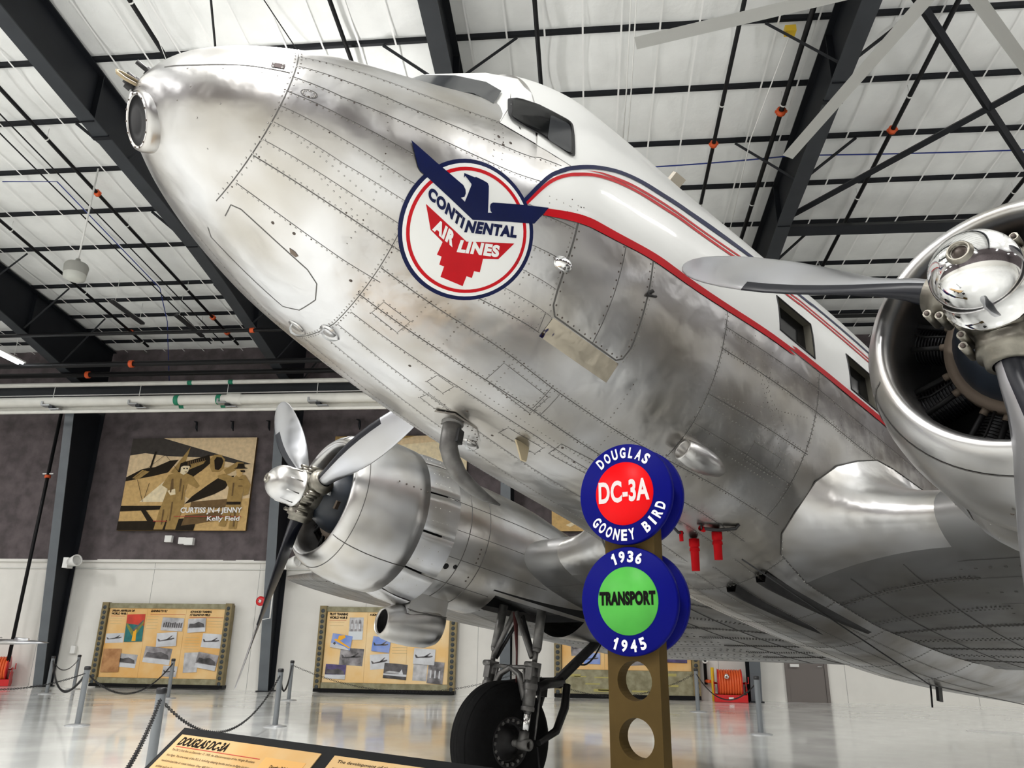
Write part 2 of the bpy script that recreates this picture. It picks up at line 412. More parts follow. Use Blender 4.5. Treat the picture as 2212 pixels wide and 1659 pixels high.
pipe(-4.57, 6, 24., .50, .045, 'black sprinkler pipe going behind the fuselage between nose top and cockpit', ())
pipe(-.78, 6, 24., .50, .045, 'black sprinkler pipe going down right of the cockpit roof', ())
pipe(3.05, 6, 24., .50, .045, 'black sprinkler pipe with an orange coupling, left of the yellow box', (15.1,))
pipe(4.32, 6, 24., .56, .055, 'black sprinkler pipe passing the yellow box beside the right rafter', (14.1,))
pipe(6.9, 6, 24., .50, .05, 'black sprinkler pipe crossing the diagonal braces', (14.9,))
pipe(10.6, 6, 24., .50, .05, 'black sprinkler pipe at the right edge above the near engine', ())
b = MB(); b.box((4.05, 12.1, 12.72), (.2, .16, .14), YEL); o = b.build('junction_box'); tag(o, 'small yellow box on a purlin beside the right rafter', 'box')
def cable(pts, r, mt, name, label, cat='cable'):
    b = MB(rel(pts[0])); b.tube(pts, r, mt, 6); o = b.build(name); o.location = pts[0]; return tag(o, label, cat)
cable([(-6.6, 10.2, 12.6), (-7.4, 12.4, 12.2), (-7.6, 13., 11.8)], .022, CHAIN, 'hanging_cable', 'dark cable hanging behind the top of the nose')
cable([(-5.9, 10.4, 12.9), (-5.3, 12.6, 12.4)], .012, CHAIN, 'hanging_cable', 'thin dark cable right of the dark cable behind the nose')
cable([(-8.0, 10.0, 12.9), (-8.3, 12.4, 12.3)], .008, GREYW, 'hanging_cable', 'thin pale cable left of the dark cable behind the nose')
for k, (x, d) in enumerate(((.98, 0), (1.08, .05))):
    cable([(x, 10.6, roof_z(10.6)-.5), (x+.02, 13.3, roof_z(13.3)-.5), (x+(.0 if k else .0)-.02*k, 15.2, roof_z(15.2)-.5-.3*k)], .014, GREYW, 'conduit', 'thin grey ceiling conduit %s of a pair behind the white fuselage top' % ('left' if k == 0 else 'right'), 'conduit')
cable([(4.05, 12.2, 12.65), (3.85, 15., 12.4), (3.98, 19.6, 11.9)], .014, GREYW, 'conduit', 'thin grey conduit running beside the pipe from the yellow box', 'conduit')
cable(sag((1.2, 15.9, 12.4), (5., 15.7, 12.42), .03)+sag((5., 15.7, 12.42), (13., 15.9, 12.45), .05), .016, BLUEC, 'data_cable', 'blue cable strung along a purlin at upper right')
cable([(-14.6, 15.4, 12.45), (-13.2, 15.5, 12.45), (-13.2, 20.6, 11.95), (-14.0, 22.6, 11.7), (-14.6, 24.6, 9.4)], .014, BLUEC, 'data_cable', 'blue cable dropping from the purlins left of the nose')
for k, x in enumerate((-13.5, -13.05)):
    cable([(x, 13., roof_z(13.)-.35), (x+.3, 24.2, roof_z(24.2)-.6)], .018, PIPEB, 'conduit', 'thin dark conduit under the roof, %s of two left of the left rafter' % ('left' if k == 0 else 'right'), 'conduit')
for k, (x, y) in enumerate(((-14.6, 21.3), (-13.0, 22.3))):
    b = MB(rel((x, y, roof_z(y)-.9))); z = roof_z(y)-.9
    b.box((x, y, z), (.14, 1.8, .07), FIXB); b.box((x, y, z+.05), (.10, 1.7, .03), GREYW)
    o = b.build('strip_light'); o.location = (x, y, z); tag(o, 'dark strip light hanging below the roof, %s of the two left of the left rafter' % ('left' if k == 0 else 'right'), 'light')
    c = MB(rel((x, y, z))); c.tube([(x, y-.7, z), (x, y-.7, roof_z(y-.7)-.12)], .008, GREYW, 5); c.tube([(x, y+.7, z), (x, y+.7, roof_z(y+.7)-.12)], .008, GREYW, 5); c.build('hanger', o)
# pendant lamp upper left
P = Vector((-12.0, 15.3, 10.05))
t = thing('pendant_lamp', 'round grey lamp hanging from the roof on a long rod, upper left', 'lamp', P)
b = MB(); b.lathe([(.42, .0), (.40, .05), (.30, .07), (.26, .24), (.20, .27), (0, .25)], (0, 0, -.35), (0, 0, 1), mat('lamp_housing_grey', (.36, .36, .33), .5), 20); b.build('housing', t)
b = MB(); b.lathe([(0, .25), (-.12, .24), (-.16, .12), (-.16, 0)], (0, 0, -.35), (0, 0, 1), LENSG, 20); b.build('lens', t)
b = MB(); b.tube([(0, 0, .02), (0, 0, roof_z(15.3)-.25-P.z)], .022, GREYW, 8); b.build('rod', t)
# lit tube light at the left edge
def strip_lamp(x, y, z, L, label, lit=True, power=0, rod=True, group=None):
    t = thing('tube_light', label, 'light', (x, y, z), group=group)
    b = MB(); b.box((0, 0, .05), (.30, L, .05), GREYW); b.build('housing', t)
    b = MB()
    for dx in (-.08, .08): b.tube([(dx, -L/2+.05, -.01), (dx, L/2-.05, -.01)], .03, LAMPE, 8)
    b.build('tube', t)
    b = MB()
    for yy in (-L*.35, L*.35): b.tube([(0, yy, .07), (0, yy, roof_z(y+yy)-z-.22)], .008, GREYW, 5)
    b.build('hanger', t)
    return t
strip_lamp(-18.35, 20.6, 10.0, 2.6, 'lit white tube light hanging at the left edge of the photo')
# unseen rows of hanging strips and an added wall wash: they throw light up at the blanket and down to the floor
def lamp(name, loc, rot, sx, sy, power, color=(1, .985, .96), spread=math.pi):
    l = bpy.data.lights.new(name, 'AREA'); l.shape = 'RECTANGLE'; l.size = sx; l.size_y = sy; l.energy = power; l.color = color; l.spread = spread
    o = bpy.data.objects.new(name, l); COL.objects.link(o); o.location = loc; o.rotation_euler = rot; return o
UP, DN = 345, 440
for x in (-26, -14, -3, 8, 18):
    for y, z in ((-9, 10.4), (-1, 9.6), (5.2, 8.8)):
        lamp('uplight', (x, y, z+.1), (math.pi, 0, 0), .3, 2.4, UP*((.12 if y > 3 else .55) if x == -3 else 1.12))
        lamp('downlight', (x, y, z), (0, 0, 0), .3, 2.4, DN*(1.45 if x < 0 else .35))
for x, y in ((-24, 17.), (-5.2, 14.), (17., 15.)):
    lamp('uplight', (x, y, 9.3), (math.pi, 0, 0), .3, 2.4, UP*.55)
for x in (-24, -5.2, 16.):  # added unseen wall wash, tilted to brighten the back wall
    lamp('downlight', (x, 14., 9.2), (R(22), 0, 0), .3, 2.4, DN*1.3)

# ------------------------------------------------------------------ big ceiling fan
hub = Vector((4.93, 8.22, 10.0))
t = thing('ceiling_fan', 'huge pale ceiling fan whose blades reach in at the top right', 'fan', hub)
b = MB(); b.lathe([(.35, 0), (.35, .2), (.1, .32), (-.05, .32), (-.12, .2), (-.12, 0)], (0, 0, 0), (0, 0, 1), STEEL, 24); b.tube([(0, 0, .3), (0, 0, roof_z(8.2)-10.2)], .05, STEEL, 10); b.build('motor_hub', t)
for k in range(6):
    a = R(106+60*k); d = Vector((math.cos(a), math.sin(a), 0)); n = Vector((-d.y, d.x, 0)); b = MB()
    rows = []
    for r_ in (.3, 1.2, 2.6, 4.2):
        c = d*r_; rows.append([c+n*.10+Vector((0, 0, .02)), c+n*.04+Vector((0, 0, .045)), c-n*.10+Vector((0, 0, -.03)), c+n*.03+Vector((0, 0, .005))])
    ids = b.grid(rows, FANM, False, True); b.face(ids[-1], FANM); b.face(ids[0], FANM)
    b.build('fan_blade', t)

# ------------------------------------------------------------------ pipes along the back wall
def hpipe(y, z, r, mt, name, label, cat='pipe', x0=X0+.1, x1=X1-.1, n=14):
    b = MB(rel((x0, y, z))); b.tube([(x0, y, z), (x1, y, z)], r, mt, n); o = b.build(name); o.location = (x0, y, z); return tag(o, label, cat)
hz = lambda z25, y: 1.5+(z25-1.5)*y/25.
w1 = hpipe(22.9, hz(9.68, 22.9), .165, PIPEW, 'water_pipe', 'thick white water pipe along the top of the back wall')
w2 = hpipe(23.25, hz(9.46, 23.25), .10, PIPEW, 'water_pipe', 'thinner white water pipe just under the thick white pipe')
w3 = hpipe(22.7, hz(9.30, 22.7), .055, PIPEW, 'water_pipe', 'thin white pipe lowest of the white pipes on the back wall')
w4 = hpipe(23.5, hz(10.34, 23.5), .075, PIPEW, 'water_pipe', 'white pipe above the grey girder on the back wall')
b = MB(); b.box((-5, 23.9, hz(10.05, 23.9)), (57, .1, .34), STEELL); b.box((-5, 23.85, hz(9.86, 23.9)), (57, .26, .03), STEELL); o = b.build('wall_girder'); tag(o, 'grey steel girder between the white pipes on the back wall', 'beam')
hpipe(23.4, hz(9.93, 23.4), .018, GREYW, 'conduit', 'thin grey conduit sagging above the thick white pipe', 'conduit')
m1 = hpipe(22.0, hz(11.12, 22.0), .085, PIPEB, 'sprinkler_main', 'black sprinkler main above the white pipes, second from the top', n=10)
m2 = hpipe(23.2, hz(10.72, 23.2), .085, PIPEB, 'sprinkler_main', 'black sprinkler main just above the uppermost white pipe', n=10)
m3 = hpipe(20.6, hz(12.35, 20.6), .055, PIPEB, 'sprinkler_main', 'slender black sprinkler main highest above the back wall', n=10)
for o, y, z, r_, xs_ in ((m1, 22.0, hz(11.12, 22.0), .085, (-14.6, -6.3)), (m2, 23.2, hz(10.72, 23.2), .085, (-16.9, -8.0)), (m3, 20.6, hz(12.35, 20.6), .055, (-10.0, -8.0))):
    for x in xs_:
        c = MB(); c.lathe([(-.06, r_), (-.06, r_*1.45), (.06, r_*1.45), (.06, r_)], (x-X0-.1, 0, 0), (1, 0, 0), ORANGE, 12); c.build('coupling', o)
b = MB()
for x, mt_, l_ in ((-13.35, GREENL, .08), (-11.9, GREENL, .08)):
    for o_, rr in ((w1, .17), (w2, .105), (w4, .08)):
        c = MB(); c.lathe([(-l_, rr-.01), (-l_, rr), (l_, rr), (l_, rr-.01)], (x-X0-.1, 0, 0), (1, 0, 0), GREENL, 14); c.build('pipe_band', o_)
c = MB(); c.lathe([(-.25, .16), (-.22, .20), (.2, .20), (.25, .16)], (-11.4-X0-.1, 0, 0), (1, 0, 0), PIPEW, 14); c.build('pipe_sleeve', w1)
for x in np.arange(-30, 20, 3.05):
    c = MB(); c.box((x-X0-.15, -.06, -.15), (.30, .26, .05), BASEG); c.box((x-X0-.28, -.17, -.09), (.06, .05, .14), BASEG); c.box((x-X0+.05, .06, -.22), (.14, .50, .07), STEELL); c.box((x-X0+.2, -.05, -.30), (.34, .30, .04), BASEG); c.tube([(x-X0-.1, .05, .05), (x-X0-.1, .05, .55)], .012, GREYW, 5); c.build('pipe_bracket', w1)
# wall hooks below the pipes
for k, x in enumerate((-13.9, -12.55, -11.2, -7.9, -6.6, -5.3)):
    b = MB(rel((x, D-.15, 8.85))); b.tube([(x-.12, D-.22, 8.99), (x+.02, D-.3, 8.93), (x+.03, D-.3, 8.72), (x, D-.15, 8.64)], [.02, .045, .05, .02], STEEL, 6)
    o = b.build('wall_hook'); o.location = (x, D-.15, 8.85)
    tag(o, 'small dark wall bracket, %s' % ('%s of three above the sepia biplane picture' % ('left', 'middle', 'right')[k] if k < 3 else '%s of three right of the far propeller tip' % ('left', 'middle', 'right')[k-3]), 'bracket')
# drop pipe at left
b = MB(rel((-18.9, 24.9, 0))); b.tube([(-18.9, 24.95, .75), (-18.9, 24.95, 9.3)], .06, PIPEB, 10); o = b.build('standpipe'); o.location = (-18.9, 24.9, 0)
tag(o, 'black standpipe dropping down the wall left of the left column', 'pipe')
c = MB(rel((-18.9, 24.9, 0))); c.lathe([(-.05, .06), (-.05, .1), (.05, .1), (.05, .06)], (-18.9, 24.95, 6.9), (0, 0, 1), ORANGE, 10); c.box((-18.9, 24.95, 7.0), (.4, .05, .04), GREYW); c.build('coupling', o)
# wall things
def em(x, z, n, label):
    t = thing('emergency_light', label, 'light', (x, D-.29, z))
    b = MB(); b.box((0, 0, 0), (.24, .14, .22), GREYW); b.box((0, .10, 0), (.08, .16, .08), GREYW); b.build('body', t)
    if n > 1:
        b = MB(); b.box((.27, -.04, -.03), (.30, .16, .24), GREYW); b.build('lamp_head', t)
em(-14.25, 4.78, 1, 'small single white box light under the sepia biplane picture'); em(-13.75, 4.72, 2, 'white twin box light under the sepia biplane picture')
def wl(x, label):
    t = thing('wall_lamp', label, 'lamp', (x, 24.62, 3.9))
    b = MB(); b.box((.05, .12, 0), (.18, .30, .34), GREYW); b.build('body', t)
    b = MB(); b.lathe([(0, .0), (0, .14), (.25, .19), (.34, .19), (.30, .16)], (.22, -.02, .0), (1, -.3, .25), GREYW, 16); b.build('hood', t)
wl(-17.4, 'white hooded lamp on the left column at the top of the pale wall'); wl(-9.85, 'white hooded lamp on the column behind the far propeller')
b = MB(); b.lathe([(0, 0), (0, .15), (-.06, .15), (-.08, .1), (-.08, 0)], (-10.42, 24.6, 2.72), (0, 1, 0), REELR, 18); b.lathe([(0, 0), (0, .06), (.02, .05), (.02, 0)], (-10.42, 24.51, 2.72), (0, -1, 0), CHROME, 12)
o = b.build('alarm_bell'); tag(o, 'round red alarm bell on the column behind the far propeller blade', 'bell')
cable([(-10.02, 24.5, 3.1), (-10.02, 24.5, 2.2), (-10.3, 24.5, 2.15), (-10.3, 24.5, 1.75)], .022, GREYW, 'conduit', 'pale looping conduit on the column below the alarm bell', 'conduit')
cable([(-9.2, D-.06, 3.3), (-9.2, D-.06, 3.75), (-9.1, D-.06, 3.84), (-6.5, D-.06, 3.84)], .025, GREYW, 'conduit', 'white bent conduit on the pale wall left of the far engine cowling', 'conduit')
for x, z, lab in ((-17.1, 1.15, 'white socket box hanging on the pale wall beside the left column'), (10.55, 1.12, 'white wall socket box right of the door, under the wing'), (12.3, 1.0, 'small grey wall box right of the white socket box, under the wing')):
    b = MB(rel((x, D-.05, z))); b.box((x, D-.07, z), (.16, .12, .24), GREYW); b.tube([(x, D-.06, z+.1), (x, D-.06, z+.75)], .012, GREYW, 5); o = b.build('socket_box'); o.location = (x, D-.05, z); tag(o, lab, 'socket')
# door
b = MB(); b.box((6.60, D-.02, 1.06), (1.06, .05, 2.12), DOORM); b.box((6.02, D-.03, 1.1), (.09, .09, 2.2), DOORM); b.box((7.18, D-.03, 1.1), (.09, .09, 2.2), DOORM); b.box((6.6, D-.03, 2.19), (1.25, .09, .09), DOORM); b.box((6.25, D-.1, 1.04), (.26, .08, .08), GREYW)
d_ = struct(b, 'door_1')
c = MB(); c.tube([(7.05, D-.05, 1.02), (7.05, D-.12, 1.02), (6.92, D-.12, 1.02)], .012, CHROME, 6); c.build('door_handle', d_)
# ================================================================== the airliner
# s runs aft from the propeller plane, y to port, z up, all in the aircraft's own frame
PSI, ALF = 3.969337668570653, 0.17299124
FW = Vector((math.cos(PSI)*math.cos(ALF), math.sin(PSI)*math.cos(ALF), math.sin(ALF)))
LF = Vector((-math.sin(PSI), math.cos(PSI), 0)); UPV = FW.cross(LF)
OC = Vector((-0.44015208, 4.80792033, 2.79748421))
SB, ZB0 = 2.8, -(OC.z-2.8*FW.z)/UPV.z
G = OC-FW*SB+UPV*ZB0
MA = Matrix(((FW.x, LF.x, UPV.x, G.x), (FW.y, LF.y, UPV.y, G.y), (FW.z, LF.z, UPV.z, G.z), (0, 0, 0, 1)))
def AF(p): return Vector((-(p[0]-SB), p[1], p[2]-ZB0))
def AMB(): return MB(AF)
plane = thing('airplane', 'polished silver twin-engined propeller airliner with white roof and red stripe', 'airplane', M=MA)
def part(mb, name, parent=None, label=None, **kw): return mb.build(name, parent or plane, label, **kw)

S0 = -2.77
CT = np.array([-2.77, -2.74, -2.6, -2.4, -2.1, -1.7, -1.2, -0.6, 0.2, 1.2, 2.6, 5.0, 9.0, 12., 16.2])
ZTF = np.array([0.785, 0.924, 1.129, 1.244, 1.368, 1.502, 1.749, 2.141, 2.264, 2.248, 2.3, 2.2, 2.0, 1.75, 1.25])
ZBF = np.array([0.785, 0.754, 0.587, 0.474, 0.34, 0.191, 0.046, -0.089, -0.23, -0.332, -0.545, -0.62, -0.36, .15, .9])
HWF = np.array([0.0, 0.139, 0.335, 0.544, 0.751, 0.924, 1.043, 1.158, 1.157, 1.21, 1.25, 1.221, 1.05, .68, .10])
CTC = np.array([-1.06, -.9, -.6, .2, 1.2, 2.6, 5., 9., 12., 16.2]); ZTC = np.array([2.11, 2.17, 2.23, 2.27, 2.26, 2.3, 2.2, 2.0, 1.75, 1.25])
NU, NL, MM = 2.125, 2.075, .5016
def pchip(x, y, xi):
    xi = np.atleast_1d(np.asarray(xi, float)); h = np.diff(x); d = np.diff(y)/h; m = np.zeros_like(y)
    for i in range(1, len(x)-1):
        if d[i-1]*d[i] > 0:
            w1 = 2*h[i]+h[i-1]; w2 = h[i]+2*h[i-1]; m[i] = (w1+w2)/(w1/d[i-1]+w2/d[i])
    m[0] = d[0]; m[-1] = d[-1]
    i = np.clip(np.searchsorted(x, xi)-1, 0, len(x)-2); t = (xi-x[i])/h[i]
    return (2*t**3-3*t**2+1)*y[i]+(t**3-2*t**2+t)*h[i]*m[i]+(-2*t**3+3*t**2)*y[i+1]+(t**3-t**2)*h[i]*m[i+1]
tt = lambda s: np.sqrt(np.maximum(np.atleast_1d(s)-S0, 0))
def sec(s, deck=False):
    s = float(s); t = tt(s)
    a = float(pchip(tt(CT), ZTF, t)[0]); z0 = float(pchip(tt(CT), ZBF, t)[0]); w = float(pchip(tt(CT), HWF, t)[0])
    zm = z0+MM*(a-z0)
    if s >= -1.055 and not deck: a = float(pchip(CTC, ZTC, s)[0])
    return a, z0, max(w, 1e-4), zm
_sc = {}
def body(s, th, deck=False):
    """point on the skin; th in degrees from the crown, positive to port"""
    k = (round(s, 4), deck)
    if k not in _sc: _sc[k] = sec(s, deck)
    a, z0, w, zm = _sc[k]; th = math.radians(th); c, sn = math.cos(th), math.sin(th)
    n = NU if c >= 0 else NL
    y = math.copysign(w*abs(sn)**(2/n), sn)
    z = zm+(a-zm)*abs(c)**(2/NU) if c >= 0 else zm-(zm-z0)*abs(c)**(2/NL)
    return Vector((s, y, z))
def bnorm(s, th):
    e = .01
    d1 = body(s+e, th)-body(s-e, th); d2 = body(s, th+.5)-body(s, th-.5)
    n = d1.cross(d2).normalized(); c = body(s, th); a, z0, w, zm = sec(s)
    return n if n.dot(c-Vector((s+.3, 0, zm))) > 0 else -n
def on(s, th, off=0.): return body(s, th)+bnorm(s, th)*off
def th_at(s, z):
    lo, hi = 0., 180.
    for _ in range(40):
        m = (lo+hi)/2
        if body(s, m).z > z: lo = m
        else: hi = m
    return lo
WINS = [(1.165, 1.60), (2.10, 2.52)]; WZ = (.94, 1.235)
SS = sorted(set([S0+x*x for x in np.linspace(.0, math.sqrt(18.9), 150)]+[-1.061, -1.055]+[x for w in WINS for x in w]))
SS = [s for i, s in enumerate(SS) if i == 0 or s-SS[i-1] > .004]
TH = list(np.linspace(-180, 180, 145)[:-1])
tw = [th_at(1.8, WZ[1]), th_at(1.8, WZ[0])]
TH = sorted([t for t in TH if min(abs(t-k) for k in tw) > .8]+tw)
fus = AMB(); rows = []
for s in SS:
    rows.append([body(s, t, deck=s < -1.057) for t in TH])
def skipwin(i, j):
    sm_ = (SS[i]+SS[i+1])/2; t2 = TH[(j+1) % len(TH)]; tm = (TH[j]+t2)/2
    return any(a < sm_ < c for a, c in WINS) and tw[0] < tm < tw[1]
fus.grid(rows, SKIN, True, True, skip=skipwin)
for a, c in WINS:                               # sunk window boxes with a pane at the back
    cs = [(a, tw[0]), (c, tw[0]), (c, tw[1]), (a, tw[1])]
    o_ = [body(*q) for q in cs]; i_ = [p+Vector((0, -.055, 0)) for p in o_]
    for k in range(4): fus.poly([o_[k], o_[(k+1) % 4], i_[(k+1) % 4], i_[k]], REVEAL)
    fus.poly(i_, GLASSD)
# seams and rivets ride on the skin
def dense(pl, step=.03):
    out = []
    for (s0, t0), (s1, t1) in zip(pl[:-1], pl[1:]):
        L = (body(s1, t1)-body(s0, t0)).length; n = max(1, int(L/step))
        for k in range(n): out.append((s0+(s1-s0)*k/n, t0+(t1-t0)*k/n))
    out.append(pl[-1]); return out
def seam(pl, w=.0035, off=.0012, mt=None):
    q = dense(pl, .04); L = []; Rr = []
    for i, (s, t) in enumerate(q):
        p = on(s, t, off); a = body(*q[max(0, i-1)]); c = body(*q[min(len(q)-1, i+1)])
        d = (c-a).normalized(); n = bnorm(s, t); sd = n.cross(d)
        L.append(p+sd*w/2); Rr.append(p-sd*w/2)
    fus.grid([L, Rr], mt or SEAM, True)
NR = [0]
GRIME = mat('rivet_edge_grime', (.22, .205, .19), .5, .7)
def rivet(s, t, r=.0050, mt=None, h=.45):
    n = bnorm(s, t); p = body(s, t); a = n.orthogonal().normalized(); c = n.cross(a); NR[0] += 1
    lo = [fus.vv(p+(a*math.cos(k*1.0472)+c*math.sin(k*1.0472))*r) for k in range(6)]
    hi = [fus.vv(p+n*r*h+(a*math.cos(k*1.0472)+c*math.sin(k*1.0472))*r*.6) for k in range(6)]
    for k in range(6): fus.face((lo[k], lo[(k+1) % 6], hi[(k+1) % 6], hi[k]), mt or GRIME, False)
    fus.face(hi, mt or RIVET, False)
def rivets(pl, sp=.032, side=.0, r=.0050, mt=None, jit=.0):
    q = dense(pl, sp)
    for i, (s, t) in enumerate(q[:-1]):
        if side:
            a = body(*q[max(0, i-1)]); c = body(*q[i+1]); d = c-a
            # shift in (s,theta) at right angles to the run
            w_ = max(.2, sec(s)[2]); k = Vector((d.x, math.hypot(d.y, d.z)*(1 if q[i+1][1] >= q[max(0, i-1)][1] else -1))).normalized()
            s -= k.y*side; t += math.degrees(k.x*side/w_)
        m_ = mt
        if m_ is None and random.random() < .06: m_ = DIRTY
        rivet(s, t, r*(1+random.uniform(-.1, .1)), m_)
LONG = [
 ([(-2.235, 70), (-1.7, 73.5), (-1.25, 75)], 1), ([(-2.235, 80.6), (-2.05, 83), (-1.755, 85.5), (-1.2, 86.5), (-.9, 88.5)], 1),
 ([(-2.247, 89.5), (-2.03, 93), (-1.57, 94), (-.99, 95.2)], 1), ([(-2.247, 99.7), (-2.0, 102.8), (-1.69, 104.8), (-.73, 106)], 1),
 ([(-2.238, 109.3), (-1.96, 112.5), (-1.64, 115), (-.72, 116)], 1), ([(-2.236, 118.9), (-1.915, 121.7), (-1.63, 122.3), (-.68, 124)], 1),
 ([(-2.235, 129.5), (-1.8, 130.5), (-1.5, 130.4), (-.62, 131)], 1), ([(-2.235, 139), (-1.49, 138.2), (-.62, 136.6)], 2), ([(-2.226, 155.9), (-1.66, 153.3), (-1.453, 151.5)], 1),
 ([(-1.5, 147), (-.33, 147), (.57, 144.8), (1.85, 141)], 2), ([(-1.49, 160.2), (-.81, 158.7), (-.315, 156.5), (.63, 154.6), (1.75, 152.5)], 2),
 ([(-1.44, 168.3), (-.85, 166.6), (-.12, 163.2), (1.6, 160)], 1), ([(-1.43, 177), (-.5, 176.5), (1.7, 174)], 1), ([(-1.43, 187), (-.5, 187.), (1.7, 188)], 1), ([(-1.43, 200), (1.7, 203)], 1), ([(-2.2, 205), (-1.43, 208), (1.0, 212)], 1),
 ([(.62, 100.6), (1.63, 97.8), (5, 97)], 1), ([(.625, 107.1), (1.66, 104.8), (5, 104)], 2), ([(.647, 120.9), (1.717, 117.8)], 2), ([(.64, 130.5), (1.7, 128.5)], 1),
] + [([(1.85, t_), (4.0, t_), (7.0, t_)], 1) for t_ in (160, 168, 176, 184, 192, 200)] + [([(s_, 149), (s_, 178), (s_, 212)], 2) for s_ in (2.15, 3.05, 3.95, 4.85, 5.75)]
for pl, k in LONG:
    seam(pl, .003 if k == 1 else .005)
    rivets(pl, .030, .011)
    if k == 2: rivets(pl, .030, -.012)
FRM = [([(-2.242, 52), (-2.242, 172)], 2, .006), ([(-1.55, 126), (-1.51, 144.5), (-1.477, 161), (-1.44, 178), (-1.44, 205)], 2, .005),
 ([(-.66, 131), (-.63, 136.6)], 1, .003), ([(-.33, 147), (-.315, 156.5)], 2, .004), ([(-.26, 147), (-.245, 156.2)], 0, .003), ([(.606, 95.8), (.644, 121), (.657, 132), (.66, 145)], 2, .004),
 ([(1.655, 93.1), (1.675, 110.4), (1.70, 130.4), (1.71, 141)], 2, .004), ([(-.86, 72), (-.9, 97)], 0, .0)]
for pl, k, w in FRM:
    if w: seam(pl, w)
    if k: rivets(pl, .030, .012)
    if k == 2: rivets(pl, .030, -.013)
for pl in ([(-1.83, 93), (-1.79, 104), (-1.706, 131), (-1.69, 150)], [(-1.22, 96), (-1.15, 118), (-1.12, 146)], [(-1.0, 147), (-.98, 160)], [(-.62, 147), (-.6, 158)], [(-1.2, 147), (-1.19, 160)],
           [(.1, 130), (.12, 145)], [(1.1, 98), (1.13, 118)], [(.9, 97), (1.3, 117)], [(.75, 120), (1.62, 108)], [(.75, 101), (1.5, 118)], [(1.85, 96), (1.9, 105)], [(1.95, 96), (2.0, 104)],
           [(.2, 147), (.22, 154)], [(.9, 144), (.92, 152)], [(-.9, 117), (-.87, 130)], [(-.8, 98), (-.79, 105)], [(.7, 124), (1.65, 122)], [(.7, 134), (1.66, 132)], [(-.75, 163), (1.2, 157)],
           [(1.05, 109), (1.6, 127)], [(-1.85, 84), (-1.83, 92)], [(-1.3, 78), (-1.28, 94)], [(-1.25, 78), (-1.23, 94)], [(-1.95, 132), (-1.7, 137)], [(-.95, 132), (-.7, 135)], [(-2.1, 122.5), (-1.75, 128)]):
    rivets(pl, .034, 0, .0047)
# nose cap joint along the split between upper and lower nose shells
seam([(-2.70, 88), (-2.6, 88), (-2.4, 87), (-2.26, 87.5)], .007); seam([(-2.70, -88), (-2.6, -88), (-2.4, -87), (-2.26, -87.5)], .007)
for s_, t_ in ((-2.62, 92), (-2.5, 91), (-2.4, 84), (-2.36, 91), (-2.3, 91), (-2.45, 120), (-2.58, 112), (-2.5, 135), (-2.6, 128), (-2.4, 150)): rivet(s_, t_, .005)
# round patch, door, access panels
def loop(pl, w=.004, rv=True, sp=.03, side=-.014, mt=None):
    seam(pl, w)
    if rv: rivets(pl, sp, side, mt=mt)
circ = [(-2.16+.034*math.cos(a), 97.5+2.3*math.sin(a)) for a in np.linspace(0, 2*math.pi, 15)]; loop(circ, .003, True, .03, .008)
DOOR = [(-.735, 99), (-.70, 116), (-.67, 124), (-.645, 128), (-.60, 130.3), (-.10, 129.3), (-.065, 127.8), (-.05, 124), (-.085, 111), (-.124, 98)]
loop(DOOR, .010, True, .026, .02); rivets(DOOR, .045, -.018, .0058, DIRTY)
seam([(-.36, 99), (-.325, 116), (-.30, 129.8)], .004); rivets([(-.36, 99), (-.325, 116), (-.30, 129.8)], .05, .015, .006, DIRTY)
ACC = [(-2.17, 175), (-2.185, 167.5), (-2.14, 165.5), (-1.74, 166.3), (-1.66, 168.5), (-1.6, 175), (-1.6, 185), (-1.66, 191), (-2.14, 194), (-2.185, 190)]
loop(ACC, .006, False)
for pl in ([(-.86, 172), (-.74, 172), (-.74, 167), (-.86, 167), (-.86, 172)], [(-.78, 180), (-.62, 180), (-.62, 176), (-.78, 176), (-.78, 180)], [(-.30, 171), (-.02, 169.5), (-.03, 165.5), (-.30, 167), (-.30, 171)],
           [(.02, 160), (.40, 157.5), (.39, 164), (.03, 166), (.02, 160)], [(.45, 165), (.9, 162), (.9, 156), (.46, 158), (.45, 165)], [(-1.37, 163), (-1.20, 163), (-1.20, 156.5), (-1.37, 156.5), (-1.37, 163)],
           [(-.66, 158), (-.3, 158), (-.3, 150), (-.66, 150), (-.66, 158)], [(1.2, 131), (1.5, 130), (1.5, 124), (1.2, 125), (1.2, 131)], [(-.93, 99), (-.80, 100), (-.80, 104.5), (-.93, 104), (-.93, 99)]):
    loop(pl, .0028, True, .035, .008)
for s_, t_ in ((-2.0, 160), (-1.9, 157.5), (-1.56, 158), (.05, 161), (.2, 163), (.5, 158), (.75, 156), (-.3, 174), (-1.0, 171), (-.55, 172), (.95, 158), (-1.27, 83), (-1.24, 86), (-1.2, 84)):
    rivet(s_, t_, .010, DIRTY, .2)
fuselage = part(fus, 'fuselage', label='bare polished riveted aluminium')

